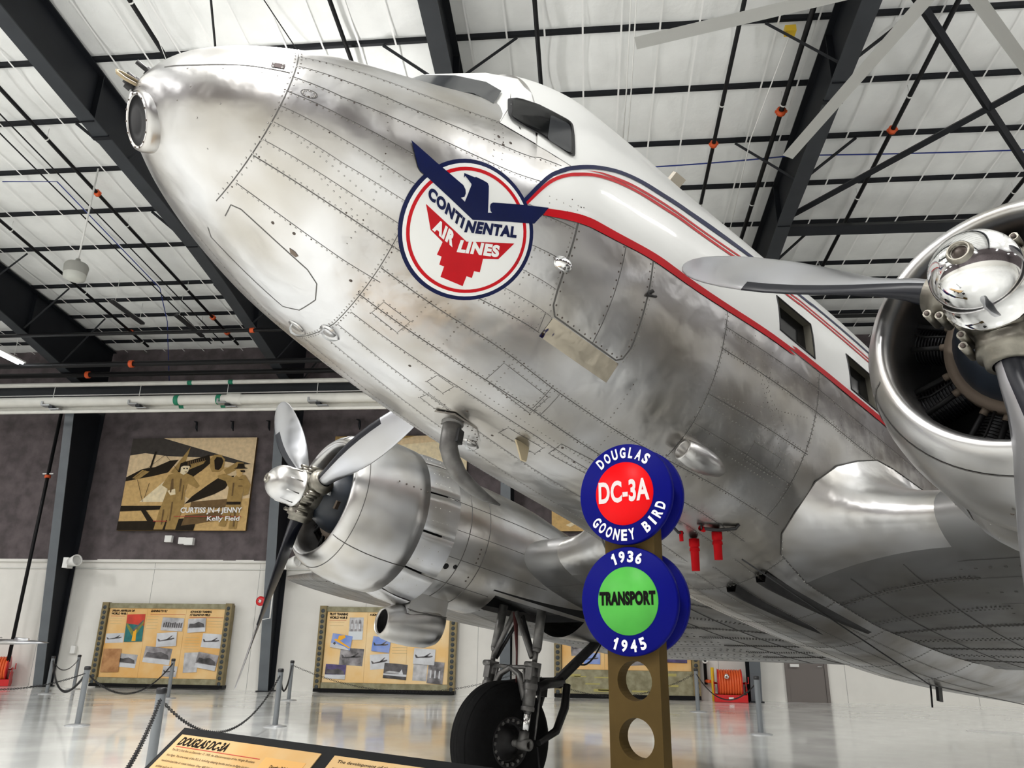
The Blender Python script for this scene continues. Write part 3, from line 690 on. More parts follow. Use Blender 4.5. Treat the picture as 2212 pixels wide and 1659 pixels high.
# body skin as a BVH for painted markings
bv = MB(); br = [[body(s, t, deck=s < -1.057) for t in np.linspace(0, 180, 181)] for s in SS[1:]]
bv.grid(br, SKIN); BODYV = [Vector(v) for v in bv.v]; BVH = BVHTree.FromPolygons(BODYV, bv.fc)
def tess(loops):
    bm = bmesh.new(); flat = [p for l in loops for p in l]
    vs = [bm.verts.new((a, b_, 0)) for a, b_ in flat]
    for t in tessellate_polygon([[Vector((a, b_, 0)) for a, b_ in l] for l in loops]):
        try: bm.faces.new([vs[i] for i in t])
        except ValueError: pass
    return bm
def gridcut(bm, du, dv):
    xs_ = [v.co.x for v in bm.verts]; ys_ = [v.co.y for v in bm.verts]
    for lo, hi, st, ax in ((min(xs_), max(xs_), du, 0), (min(ys_), max(ys_), dv, 1)):
        k = math.ceil(lo/st)
        while k*st < hi:
            co = [0, 0, 0]; no = [0, 0, 0]; co[ax] = k*st; no[ax] = 1
            bmesh.ops.bisect_plane(bm, geom=bm.verts[:]+bm.edges[:]+bm.faces[:], plane_co=co, plane_no=no); k += 1
def st_paint(mb, loops, off, mt, du=.09, dv=3., mirror=False):
    bm = tess(loops); gridcut(bm, du, dv)
    for sg in ((1, -1) if mirror else (1,)):
        ids = {v: mb.vv(on(v.co.x, v.co.y*sg, off)) for v in bm.verts}
        for f in bm.faces: mb.face([ids[v] for v in f.verts], mt, True)
    bm.free()
LC = Vector((-1.2536, .8943, .46)); LN = Vector((-.2082, .8076, -.5518)); E1 = Vector((.9781, .1719, -.1175)); E2 = Vector((0, .5642, .8257))
def lplane(a, b_, off):
    p = LC+E1*a+E2*b_+LN*.4
    h, n, _, _ = BVH.ray_cast(p, -LN, 2.)
    if h is None: return LC+E1*a+E2*b_
    if n.dot(LN) < 0: n = -n
    return h+n*off
def lg_paint(mb, loops, off, mt, st=.05):
    bm = tess(loops); gridcut(bm, st, st)
    ids = {v: mb.vv(lplane(v.co.x, v.co.y, off)) for v in bm.verts}
    for f in bm.faces: mb.face([ids[v] for v in f.verts], mt, True)
    bm.free()
# ---- white roof
wt = []
for a, c in WINS:
    e = .006; wt.append([(a-e, tw[0]-.3), (a-e, tw[1]+.3), (c+e, tw[1]+.3), (c+e, tw[0]-.3)])
WP = AMB()
st_paint(WP, [[(-1.054, 0.), (-1.054, 84), (-.95, 86), (-.833, 88), (-.793, 87.8), (-.879, 89.4), (-.955, 92.1), (-1.011, 96.8), (-1.064, 103.7), (-.923, 104.6), (-.706, 102.3), (-.442, 100.3), (-.117, 97.5), (.137, 96.6), (.607, 94.8), (1.297, 92.8), (2.843, 91), (15.8, 90), (15.8, 0.)]]+wt, .0016, WHITEP, .07, 2.)
st_paint(WP, [[(-1.054, 0.), (-1.054, -77), (-.833, -87), (-.7, -96), (.137, -96.6), (1.297, -92.8), (2.843, -91), (15.8, -90), (15.8, 0.)]], .0016, WHITEP, .2, 6.)
part(WP, 'white_paint', fuselage, 'white gloss paint')
# ---- cheat line and swoosh
def smooth(pl, n=5):
    out = []; P = [Vector(p) for p in pl]
    for i in range(len(P)-1):
        a = P[max(0, i-1)]; b_ = P[i]; c = P[i+1]; d = P[min(len(P)-1, i+2)]
        for k in range(n):
            t = k/n; out.append(tuple(.5*(2*b_+(c-a)*t+(2*a-5*b_+4*c-d)*t*t+(3*b_-a-3*c+d)*t**3)))
    out.append(tuple(P[-1])); return out
RS = AMB()
top = [(-.923, 103.5), (-.706, 101.2), (-.442, 99.2), (-.117, 96.6), (.137, 95.6), (.607, 93.9), (1.297, 92.1), (2.843, 90.2), (15.8, 89.5)]
bot = [(-.935, 106.0), (-.7, 103.8), (-.477, 101.9), (-.16, 99.2), (.146, 97.8), (.612, 95.9), (1.299, 94.0), (2.75, 92.), (15.8, 91.5)]
st_paint(RS, [smooth(top)+smooth(bot)[::-1]], .0045, REDP, .09, 2., mirror=True)
rO = [(-1.05, 104.1), (-.998, 97.7), (-.942, 93.3), (-.865, 90.4), (-.78, 88.9), (-.649, 86.8), (-.466, 84.0), (-.265, 81.7), (-.05, 79.8), (.165, 77.9), (.582, 75.5), (1.4, 71.9), (2.7, 70.9), (12, 70.)]
rI = [(-1.042, 105.2), (-.986, 98.7), (-.93, 94.3), (-.854, 91.3), (-.778, 89.8), (-.647, 87.7), (-.479, 85.1), (-.295, 83.0), (-.083, 81.3), (.161, 79.2), (.582, 76.7), (1.4, 73.), (2.7, 71.9), (12, 71.)]
st_paint(RS, [smooth(rO)+smooth(rI)[::-1]], .0047, REDP, .07, 2.)
r2 = [(-.74, 87.6), (-.494, 83.9), (-.293, 81.2), (.172, 76.9), (.687, 73.6), (1.4, 70.4), (2.7, 69.3), (12, 68)]
st_paint(RS, [smooth([(s, t-.55*(i > 0)) for i, (s, t) in enumerate(r2)])+smooth([(s, t+.35*(i > 0)+.02) for i, (s, t) in enumerate(r2)])[::-1]], .0049, REDP, .07, 2.)
part(RS, 'red_stripe', fuselage, 'red stripes')
NS = AMB()
nO = [(-1.067, 103.2), (-1.011, 96.2), (-.955, 91.5), (-.879, 88.8), (-.793, 86.9), (-.652, 84.0), (-.464, 79.8), (-.254, 76.4), (-.028, 73.8), (.205, 70.9), (.534, 67.6), (1.0, 65.6), (1.75, 63.8), (2.8, 62.9), (12, 62)]
nI = [(-1.05, 104.1), (-.998, 97.7), (-.943, 92.8), (-.867, 89.8), (-.782, 88.), (-.651, 85.3), (-.479, 81.5), (-.289, 78.6), (-.07, 76.4), (.184, 73.6), (.498, 71.0), (1.0, 68.2), (1.75, 65.9), (2.8, 64.8), (12, 64)]
st_paint(NS, [smooth(nO)+smooth(nI)[::-1]], .0050, NAVY, .07, 2.)
part(NS, 'navy_stripe', fuselage, 'navy stripe')
# ---- round airline emblem
EM = AMB()
def ringp(r0, r1): return [[(r1*math.cos(a), r1*math.sin(a)) for a in np.linspace(0, 2*math.pi, 72)[:-1]]]+([[(r0*math.cos(a), r0*math.sin(a)) for a in np.linspace(0, 2*math.pi, 72)[:-1]]] if r0 else [])
lg_paint(EM, ringp(0, .352), .0055, NAVY); lg_paint(EM, ringp(0, .331), .0065, WHITEP); lg_paint(EM, ringp(.295, .3125), .0075, REDP)
EAGLE = [(-.457, .228), (-.308, .203), (-.161, .183), (-.136, .18), (-.116, .167), (-.106, .151), (-.104, .133), (-.118, .12), (-.091, .114), (-.099, .202), (-.103, .208), (-.124, .216), (-.147, .224), (-.149, .213), (-.158, .234), (-.102, .245), (-.095, .251), (-.053, .257), (-.028, .258), (-.016, .248), (.04, .131), (.059, .141), (.047, .146), (.035, .163), (.032, .176), (.04, .188), (.159, .25), (.327, .33), (.289, .214), (.145, .142), (-.012, .059), (-.181, .092), (-.321, .118), (-.355, .124), (-.375, .137), (-.396, .161)]
lg_paint(EM, [EAGLE], .0088, NAVY)
SHIELD = [(-.255, .004), (.015, -.048), (.241, .072), (.207, -.04), (.136, -.078), (.159, -.144), (.13, -.154), (.14, -.189), (.111, -.195), (.123, -.248), (-.001, -.264), (-.015, -.21), (-.041, -.215), (-.053, -.175), (-.079, -.178), (-.088, -.111), (-.171, -.091)]
lg_paint(EM, [SHIELD], .0076, REDP)
def quad_text(txt, q, off, mt, bold=.06, space=1.12):
    V, F, _ = glyphs(txt, bold, space)
    P = [Vector(p) for p in q]                   # TL TR BR BL
    ids = []
    for x, y in V:
        p = (P[3]*(1-x)+P[2]*x)*(1-y)+(P[0]*(1-x)+P[1]*x)*y; ids.append(EM.vv(lplane(p.x, p.y, off)))
    for f in F: EM.face([ids[i] for i in f], mt, True)
quad_text('CONTI', [(-.277, .09), (-.049, .046), (-.037, -.008), (-.267, .034)], .0095, NAVY)
quad_text('NENTAL', [(-.034, .045), (.214, .152), (.236, .1), (-.020, -.015)], .0095, NAVY)
quad_text('AIR', [(-.175, -.026), (-.049, -.043), (-.032, -.108), (-.165, -.086)], .0095, WHITEP)
quad_text('LINES', [(-.015, -.055), (.179, .025), (.203, -.032), (-.001, -.118)], .0095, WHITEP)
part(EM, 'painted_emblem', fuselage, 'round white emblem with navy eagle and red shield', fix=False)
# ---- polished scuff plate under the door, small marks
PM = AMB(); st_paint(PM, [[(-.605, 130.9), (-.608, 137.4), (-.069, 136), (-.073, 129.6)]], .003, mat('mirror_scuff_plate', (.47, .42, .34), .08, 1, bump=.4, bscale=6, bdist=.02), .05, 2.)
part(PM, 'scuff_plate', fuselage, 'brighter mirror-polished plate')
PM = AMB(); st_paint(PM, [[(-1.87, 164), (-1.85, 165.6), (-1.82, 165.4), (-1.815, 164.2), (-1.84, 163.6)]], .002, mat('brown_bare_patch', (.16, .12, .09), .6), .05, 2.); part(PM, 'bare_patch', fuselage, 'small brown patch')
b = AMB()
n = bnorm(-.715, 117); c0 = body(-.715, 117); a_ = (body(-.66, 117)-c0).normalized(); c_ = n.cross(a_)
for r0, h in ((1., .004),):
    rows = []
    for k, (rr, hh) in enumerate(((1., 0), (.92, .014), (.7, .03), (.35, .038), (.0, .04))):
        rows.append([c0+(a_*math.cos(t)*.062+c_*math.sin(t)*.042)*rr+n*hh for t in np.linspace(0, 2*math.pi, 25)[:-1]])
    b.grid(rows, CHROME, True, True)
b.tube([c0+c_*.03+n*.038, c0-c_*.045+n*.02], .006, SEAM, 6)
part(b, 'door_handle', fuselage, 'bright bulged handle housing')
b = AMB(); c0 = on(-.105, 109, .012); b.tube([c0, c0+Vector((.075, .0, .03))], .009, GEARD, 6); b.tube([on(-.10, 109, -.01), on(-.08, 107, .02)], .012, GEARD, 6); part(b, 'door_latch', fuselage, 'dark latch')
# ---- nose window disc, probes
n = Vector((-.86, 0, -.51)).normalized(); b = AMB(); c0 = Vector((-2.688, 0, .657))
b.lathe([(-.08, .150), (-.02, .150), (.004, .140), (.008, .132), (.008, .122), (.002, .120)], c0, n, SKIN, 32); b.lathe([(.002, .120), (.008, .06), (.010, 0)], c0, n, mat('black_lamp_glass', (.008, .008, .009), .5, spec=.05), 32)
for k in range(14):
    a = k*2*math.pi/14; v = Vector((0, math.cos(a), 0))+n.cross(Vector((0, 1, 0)))*math.sin(a); b.lathe([(0, .006), (.004, .004), (.004, 0)], c0+v*.128+n*.008, n, DIRTY, 6)
part(b, 'nose_lamp', fuselage, 'round black glass port with riveted rim')
b = AMB()
for y, z, L, mt, r in ((.0, .855, .09, BLACKR, .012), (.06, .90, .10, BLACKR, .012), (.02, .80, .06, BLACKR, .016)):
    p = Vector((-2.755+(z-.8)*.5, y, z)); b.tube([p, p+Vector((-L*.5, 0, .008)), p+Vector((-L, 0, .018))], r, mt, 8); b.lathe([(0, .026), (.03, .022), (.03, 0)], p+Vector((-.02, 0, 0)), (-1, 0, .1), GEARD, 10)
p = Vector((-2.72, .05, .805)); LOOPM = mat('tan_probe', (.42, .34, .22), .4, .4)
b.tube([p, p+Vector((-.10, 0, -.005)), p+Vector((-.135, -.005, .006)), p+Vector((-.14, -.012, .02)), p+Vector((-.12, -.018, .03)), p+Vector((.02, -.02, .035))], .009, LOOPM, 8)
b.box(p+Vector((0, 0, .02)), (.06, .07, .09), BLACKR)
part(b, 'nose_probe', fuselage, 'black probes with a tan loop')
b = AMB(); st_paint(b, [[(-2.335, 81.5), (-2.335, 85.5), (-2.285, 85.5), (-2.285, 81.5)]], .003, mat('dark_maroon_patch', (.05, .015, .015), .5), .05, 2.)
for s_, t_ in ((-2.327, 82.2), (-2.327, 84.8), (-2.293, 82.2), (-2.293, 84.8)): b.lathe([(0, .005), (.004, .003), (.004, 0)], on(s_, t_, .003), bnorm(s_, t_), CHROME, 6)
part(b, 'inspection_plate', fuselage, 'small dark plate with four screws')
# ---- cockpit cabin: white roof, windscreen, side window
Fr = [(0, -1.42, 1.99), (.22, -1.37, 1.945), (.48, -1.285, 1.82), (.70, -1.205, 1.675), (.865, -1.145, 1.53), (.94, -1.185, 1.34), (.998, -1.265, 1.125)]
Ba = [(-1.0, 0.), (-1.0, 14), (-1.0, 31), (-1.0, 46), (-1.0, 62), (-1.0, 72.5), (-1.0, 85)]
cab = AMB()
for sg in (1, -1):
    rows = [[Vector((s, y*sg, z)) for y, s, z in Fr]]
    P1 = [on(s, t*sg, .0012) for s, t in Ba]
    rows.append([rows[0][k].lerp(P1[k], .5)+Vector((0, .012*sg*(k > 1), .02 if k < 5 else .0)) for k in range(7)]); rows.append(P1)
    rows.append([on(-.93, t*sg, -.004) for s, t in Ba])
    for k, (s_, z_) in enumerate(((-1.265, 1.118), (-1.13, 1.096), (-1.0, 1.070), (-.93, 1.056))):
        lo, hi, dk = 30., 150., s_ < -1.057
        for _ in range(30):
            m_ = (lo+hi)/2
            if body(s_, m_, dk).z > z_: lo = m_
            else: hi = m_
        p = body(s_, lo, dk); rows[k][6] = Vector((p.x, (p.y+.003)*sg, p.z))
        q = rows[k][5]; rows[k][5] = Vector((q.x, max(abs(q.y), abs(p.y)-.045)*sg, q.z))
    cab.grid(rows, WHITEP, True)
    # windscreen frame: from the brow down to the deck
    base = [(0, -1.70), (.30, -1.60), (.55, -1.47), (.78, -1.33), (.955, -1.25)]
    bp = []
    for y, s in base:
        w_ = min(.999, y/sec(s, True)[2]); lo = math.degrees(math.asin(w_**(NU/2))); p = body(s, lo, True); bp.append(Vector((s, y*sg, p.z-.01)))
    tp = [Vector((s, y*sg, z)) for y, s, z in Fr[:5]]
    cab.grid([tp, bp], WHITEP, True); cab.poly([tp[4], bp[4], Vector((Fr[6][1], Fr[6][0]*sg, Fr[6][2])), Vector((Fr[5][1], Fr[5][0]*sg, Fr[5][2]))], WHITEP)
    # pane
    nrm = (tp[4]-tp[0]).cross(bp[0]-tp[0]).normalized()
    if nrm.x > 0: nrm = -nrm
    pane = AMB()
    def pp(u, v):
        k = min(int(u*4), 3); f_ = u*4-k; a = tp[k].lerp(tp[k+1], f_); c = bp[k].lerp(bp[k+1], f_); return a.lerp(c, v)+nrm*.012
    us = [.06, .25, .5, .75, .93]
    pane.grid([[pp(u, .13 if u < .9 else .2) for u in us], [pp(u, .5) for u in us], [pp(u, .96 if u < .9 else .85) for u in us]], GLASSG, True)
    if sg > 0: part(cab, 'cockpit_cabin', fuselage, 'white painted cockpit roof') if False else None
    part(pane, 'windscreen_pane', fuselage, 'dark grey glass')
cabo = part(cab, 'cockpit_cabin', fuselage, 'white painted cockpit roof')
cv = [Vector(v) for v in cab.v]; invAF = lambda v: Vector((SB-v[0], v[1], v[2]+ZB0))
BV2 = BVHTree.FromPolygons([invAF(v) for v in cv]+BODYV, [tuple(f) for f in cab.fc]+[tuple(i+len(cv) for i in f) for f in bv.fc])
def side_paint(mb, loops, off, mt, st=.08):
    bm = tess(loops); gridcut(bm, st, st)
    ids = {}
    for v in bm.verts:
        h, n_, _, _ = BV2.ray_cast(Vector((v.co.x, 2.2, v.co.y)), Vector((0, -1, 0)), 3.)
        if h is None: h = Vector((v.co.x, 1.0, v.co.y)); n_ = Vector((0, 1, 0))
        if n_.y < 0: n_ = -n_
        ids[v] = mb.vv(h+Vector((0, off, 0)))
    for f in bm.faces: mb.face([ids[v] for v in f.verts], mt, True)
    bm.free()
def rquad(P, r=.03, inset=0.):
    out = []; P = [Vector(p) for p in P]; c = sum(P, Vector((0, 0)))/4
    P = [p+(c-p).normalized()*inset for p in P]
    for i in range(4):
        p = P[i]; a = (P[i-1]-p).normalized()*r+p; d = (P[(i+1) % 4]-p).normalized()*r+p
        for t in (0, .33, .66, 1): out.append(tuple((a*(1-t)**2+p*2*t*(1-t)+d*t*t)))
    return out
SWP = [(-1.175, 1.435), (-.845, 1.395), (-.835, 1.11), (-1.218, 1.195)]
b = AMB(); side_paint(b, [rquad(SWP, .035, -.008)], .010, BLACKR); side_paint(b, [rquad(SWP, .03, .012)], .013, GLASSD)
side_paint(b, [rquad([(-.985, 1.36), (-.865, 1.355), (-.86, 1.115), (-1.01, 1.135)], .03)], .016, GLASSG)
part(b, 'cockpit_side_window', fuselage, 'black sliding window')
for a, c in WINS:
    b = AMB(); e = .012
    q = [(a, tw[0]), (c, tw[0]), (c, tw[1]), (a, tw[1])]
    b.tube([on(*p, .002) for p in dense(q+[q[0]], .08)], .006, BLACKR, 6, caps=False, smooth=True)
    part(b, 'window_rim', fuselage, 'dark rubber rim')
for s_ in (3.1, 4.1, 5.1, 6.1, 7.1):
    b = AMB(); side_paint(b, [rquad([(s_, WZ[1]), (s_+.42, WZ[1]), (s_+.42, WZ[0]), (s_, WZ[0])], .04)], .006, GLASSD); part(b, 'passenger_window', fuselage, 'dark glass')
# roof aerial box
b = AMB(); p = on(.43, 42, .03); b.box(p, (.09, .10, .12), mat('tan_vent', (.36, .32, .26), .5), Matrix.Rotation(R(40), 3, 'X') @ Matrix.Rotation(R(25), 3, 'Y')); part(b, 'roof_vent', fuselage, 'small tan metal vent')
# ---- belly fittings
for (s_, t_, L) in ((-1.42, 183, .13), (-1.52, 196, .12), (-.30, 184, .11)):
    b = AMB(); p = body(s_, t_); n = bnorm(s_, t_)
    rows = []
    for k in range(7):
        a = k/6*math.pi; rows.append([p+Vector((L*.5*-math.cos(a)+L*.25, 0, 0))+n*(math.sin(a)*.075*(1-.4*k/6)-.01)+Vector((0, w_, 0)) for w_ in (-.012, .0, .012)])
    b.grid(rows, BASEG, True); b.lathe([(0, .05), (.003, .05), (.004, 0)], p, n, SKIN, 16); part(b, 'belly_drain', plane, 'small grey belly fin')
b = AMB(); p = body(-.16, 169); n = bnorm(-.16, 169); b.prism([(-.04, 0), (.06, 0), (.075, .02), (.07, .12), (.03, .125), (-.01, .05)], p-Vector((0, .006, 0)), (1, 0, 0), n, .012, mat('beige_fin', (.62, .52, .34), .5)); part(b, 'belly_antenna', plane, 'beige fin')
b = AMB()
b.prism([(-.16, 0), (-.08, -.1), (.1, -.1), (.22, 0), (.1, .1), (-.08, .1)], Vector((-.5, 0, sec(-.5)[1]-.012)), (1, 0, -.14), (0, 1, 0), .012, SKIN)
for k in range(22):
    a = k/22*2*math.pi; b.lathe([(0, .006), (.004, .004), (.004, 0)], Vector((-.48+.165*math.cos(a)*(1-.1*abs(math.sin(a))), .085*math.sin(a), sec(-.48+.165*math.cos(a))[1]-.014)), (0, 0, -1), DIRTY, 6)
b.tube([(-.51, 0, -.06), (-.515, 0, -.20), (-.512, 0, -.27), (-.47, 0, -.34), (-.40, 0, -.405), (-.30, 0, -.45), (-.18, 0, -.478), (-.05, 0, -.49)], [.062, .058, .056, .054, .05, .044, .03, .006], GEARM, 14)
b.lathe([(0, .075), (.02, .07), (.025, .058)], (-.51, 0, -.105), (0, 0, -1), GEARM, 18)
b.box((-.485, .043, -.20), (.065, .035, .085), FIXB, Matrix.Rotation(R(-25), 3, 'Z'))
part(b, 'belly_mast', plane, 'grey swept mast on a riveted diamond plate')
b = AMB(); c0 = [on(.70, 138.5, .075), on(.80, 138.3, .07), on(.92, 138.2, .045), on(1.05, 138.2, .012), on(1.15, 138.2, -.03)]
b.tube([on(.66, 138.5, .065)]+c0, [.072, .082, .088, .08, .055, .015], SKIN, 20, caps=False)
p = on(.66, 138.5, .065); d = (c0[0]-p).normalized(); b.lathe([(0, .072), (-.012, .066), (.0, .058), (.05, .05), (.09, .0)], p, d, COWL, 20); part(b, 'duct_fairing', plane, 'teardrop air duct with bright open mouth')
# red pitot covers hang plumb
DN_ = Vector((.1721, 0, -.985))
for s_, t_, L in ((1.43, 162.6, .24), (1.485, 155.2, .21)):
    p = body(s_, t_); b = AMB(); b.tube([p+DN_*.02, p+DN_*.07, p+DN_*.075, p+DN_*L], [.036, .036, .03, .028], CLOTHR, 12); b.lathe([(0, .034), (.02, .036)], p+DN_*.085, DN_, CLOTHR, 12); part(b, 'pitot_cover', plane, 'red cloth cover')
b = AMB(); p = body(1.36, 157)-Vector((0, 0, .03)); q = body(1.57, 150)-Vector((0, 0, .02)); b.tube([body(1.36, 157), p, p.lerp(q, .5)-Vector((0, 0, .012)), q, body(1.58, 149)], .012, FIXB, 6); b.lathe([(-.01, .02), (.03, .02)], p, (1, 0, 0), CLOTHR, 8); part(b, 'drain_hose', plane, 'short black hose with red end')
b = AMB(); p = body(1.18, 162); b.tube([p, p+DN_*.05, p+DN_*.07+Vector((.05, 0, 0)), p+DN_*.06+Vector((.1, 0, 0))], .01, FIXB, 6); b.tube([p+DN_*.05+Vector((.08, 0, 0)), p+DN_*.12+Vector((.08, 0, 0))], .014, CLOTHR, 8); part(b, 'drain_hose', plane, 'black hose with a red cap')
b = AMB(); b.tube([(.84, -.05, -.27), (.84, -.05, -.33), (.95, -.05, -.42), (1.03, -.05, -.50)], .008, GEARM, 6); part(b, 'tie_down_rod', plane)
b = AMB()
for y_, z_ in ((.22, -.525), (.47, -.465)):
    rows = []
    for k, s_ in enumerate(np.linspace(2.15, 4.3, 16)):
        f_ = math.sin(math.pi*k/15)**.4; zz = z_-.02*f_
        rows.append([Vector((s_, y_-.05, zz+.07)), Vector((s_, y_-.035, zz-.01*f_)), Vector((s_, y_, zz-.03*f_)), Vector((s_, y_+.035, zz-.01*f_)), Vector((s_, y_+.05, zz+.07))])
    b.grid(rows, GEARD, True)
part(b, 'belly_strake', plane, 'dark long belly fairings')
b = AMB(); p = body(6.3, 176); b.box(p+Vector((0, 0, -.07)), (.10, .03, .16), GEARD); b.tube([body(6.2, 178), body(6.2, 178)+Vector((0, 0, -.22))], .01, FIXB, 6); part(b, 'belly_antenna', plane, 'dark blade')
cb = AMB(); cb.tube([(1.7, .6, -.42), (5.0, .5, -.74), (9, .2, -.40)], .006, FIXB, 5); part(cb, 'aerial_wire', plane, 'thin dark wire')

# ---- wings
def airfoil(n=26, t=.15, cm=.02, p=.3):
    """(x, z) from trailing edge over the top to the nose and back underneath"""
    up = []; lo = []
    for k in range(n+1):
        x = .5*(1-math.cos(math.pi*k/n))
        yt = 5*t*(.2969*math.sqrt(x)-.126*x-.3516*x*x+.2843*x**3-.1036*x**4)
        yc = cm/p**2*(2*p*x-x*x) if x < p else cm/(1-p)**2*(1-2*p+2*p*x-x*x)
        up.append((x, yc+yt)); lo.append((x, yc-yt))
    return up[::-1]+lo[1:]
def wsec(y, s_le, c, z_le, t, inc): return [Vector((s_le+x*c, y, z_le+z*c-x*inc)) for x, z in airfoil(t=t)]
def station(ay):
    """leading edge s, chord, z, thickness, drop at spanwise |y|"""
    if ay <= 4.3: return 2.15, 4.2, -.05, .15, .32
    f_ = (ay-4.3)/10.15; le = 2.15+3.05*f_; te = 6.35+.15*f_
    if ay > 12.9:
        g = (ay-12.9)/1.55; le += (te-le)*.55*(1-math.sqrt(max(0, 1-g*g))); te -= (te-le)*.75*(1-math.sqrt(max(0, 1-g*g)))
    return le, te-le, -.05+(ay-4.3)*.112, .15-.06*f_, .32*(te-le)/4.2
def wing(mb, ys_, sg, mt):
    rows = [wsec(y*sg, *station(y)) for y in ys_]; mb.grid(rows, mt, True)
    return rows
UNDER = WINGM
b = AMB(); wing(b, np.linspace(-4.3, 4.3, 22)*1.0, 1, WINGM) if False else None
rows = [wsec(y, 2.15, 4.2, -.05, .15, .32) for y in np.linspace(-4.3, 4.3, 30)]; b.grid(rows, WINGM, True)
# underside panel lines and rivet rows across the span
def low(x, y):
    P = wsec(y, 2.15, 4.2, -.05, .15, .32); lo = P[26:]; s_ = 2.15+x*4.2
    for a, c in zip(lo[:-1], lo[1:]):
        if a.x <= s_ <= c.x: return a.lerp(c, (s_-a.x)/max(1e-6, c.x-a.x))
    return lo[-1]
for x in (.10, .17, .30, .45, .58, .70, .80, .90, .985):
    L = [low(x, y)-Vector((0, 0, .002)) for y in np.linspace(-4.2, 4.2, 43)]; b.grid([L, [p+Vector((.010 if x in (.45, .70) else .006, 0, -.001)) for p in L]], SEAM)
for x in (.13, .24, .36, .41, .51, .55, .63, .67, .74, .77, .84, .87, .94):
    for y in np.arange(-4.1, 4.1, .09):
        p = low(x, y); b.box(p, (.018, .018, .006), SEAM)
for y in (-3.9, -1.5, -.75, 0, .75, 1.5, 3.9):
    L = [low(x, y)-Vector((0, 0, .002)) for x in np.linspace(.06, .98, 24)]; b.grid([L, [p+Vector((0, .008, -.001)) for p in L]], SEAM)
part(b, 'centre_wing', plane, 'duller aluminium, darkened for shade, with rows of rivets beneath')
for sg in (1, -1):
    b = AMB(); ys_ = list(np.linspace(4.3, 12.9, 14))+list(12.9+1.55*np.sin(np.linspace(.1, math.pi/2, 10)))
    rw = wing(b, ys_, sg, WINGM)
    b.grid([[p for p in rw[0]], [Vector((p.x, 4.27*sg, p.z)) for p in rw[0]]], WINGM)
    for k in range(3, len(rw)-8, 2):
        q = rw[k][28:50]; b.grid([[p-Vector((0, 0, .003)) for p in q], [p+Vector((0, .012, -.003)) for p in q]], SEAM)
    for j in (30, 34, 38, 42):
        q = [r_[j]-Vector((0, 0, .003)) for r_ in rw[:-6]]; b.grid([q, [p+Vector((.012, 0, 0)) for p in q]], SEAM)
    part(b, 'outer_wing', plane, 'duller aluminium, darkened for shade, with rows of rivets beneath')
    # root fillet: a flowing collar between fuselage side and wing
    b = AMB(); W1 = wsec(1.72*sg, 2.15, 4.2, -.05, .15, .32); n_ = len(W1)
    Bc = [(6.6, 104), (5.2, 102), (3.8, 101.5), (2.57, 103.7), (2.10, 112), (1.90, 122.5), (1.885, 132), (1.90, 141), (2.05, 148), (2.6, 152), (3.8, 153), (5.2, 150), (6.6, 146)]
    tB = [0, .17, .33, .42, .455, .48, .495, .515, .535, .58, .70, .85, 1.]
    W0 = wsec(1.27*sg, 2.08, 4.25, -.05, .155, .32)
    rows = []
    curve = []
    for k in range(n_):
        t = k/(n_-1); j = max(i for i in range(len(tB)) if tB[i] <= t); j = min(j, len(tB)-2); f_ = (t-tB[j])/(tB[j+1]-tB[j])
        s_ = Bc[j][0]*(1-f_)+Bc[j+1][0]*f_; th = Bc[j][1]*(1-f_)+Bc[j+1][1]*f_; curve.append((s_, th*sg))
    for v in np.linspace(0, 1, 9):
        rows.append([(on(*curve[k], .003)*(1-v)**2+W0[k]*2*v*(1-v)+W1[k]*v*v) for k in range(n_)])
    b.grid([r_[:n_//2+5] for r_ in rows], SKIN, True); b.grid([r_[n_//2+4:] for r_ in rows], WINGM, True)  # lower half switches to the darkened metal, underside shade put into its colour
    L = [on(*c_, .006) for c_ in curve[4:-4]]; b.tube(L, .004, SEAM, 5)
    for c_ in dense(curve[6:-6], .06): b.lathe([(0, .007), (.005, .004), (.005, 0)], on(*c_, .003)+Vector((.012, 0, -.004)), bnorm(*c_), RIVET, 6)
    for q_, k in enumerate((n_//2+7, n_//2+10, n_//2+12, n_//2+14, n_//2+16, n_//2+18, n_//2+20)):
        L = [r_[k]-Vector((0, 0, .002)) for r_ in rows]
        if q_ % 2 == 0: b.tube(L, .005, SEAM, 4)
        for v_ in range(len(L)-1):
            for f_ in (.0, .25, .5, .75):
                p_ = L[v_].lerp(L[v_+1], f_); b.box(p_+Vector((.03, 0, 0)), (.012, .012, .006), SEAM); b.box(p_-Vector((.03, 0, 0)), (.012, .012, .006), SEAM)
    for v_ in (2, 5): b.tube([p_-Vector((0, 0, .002)) for p_ in rows[v_][n_//2+5:]], .004, SEAM, 4)
    part(b, 'wing_fillet', plane, 'smooth collar, polished above, darkened for shade below')

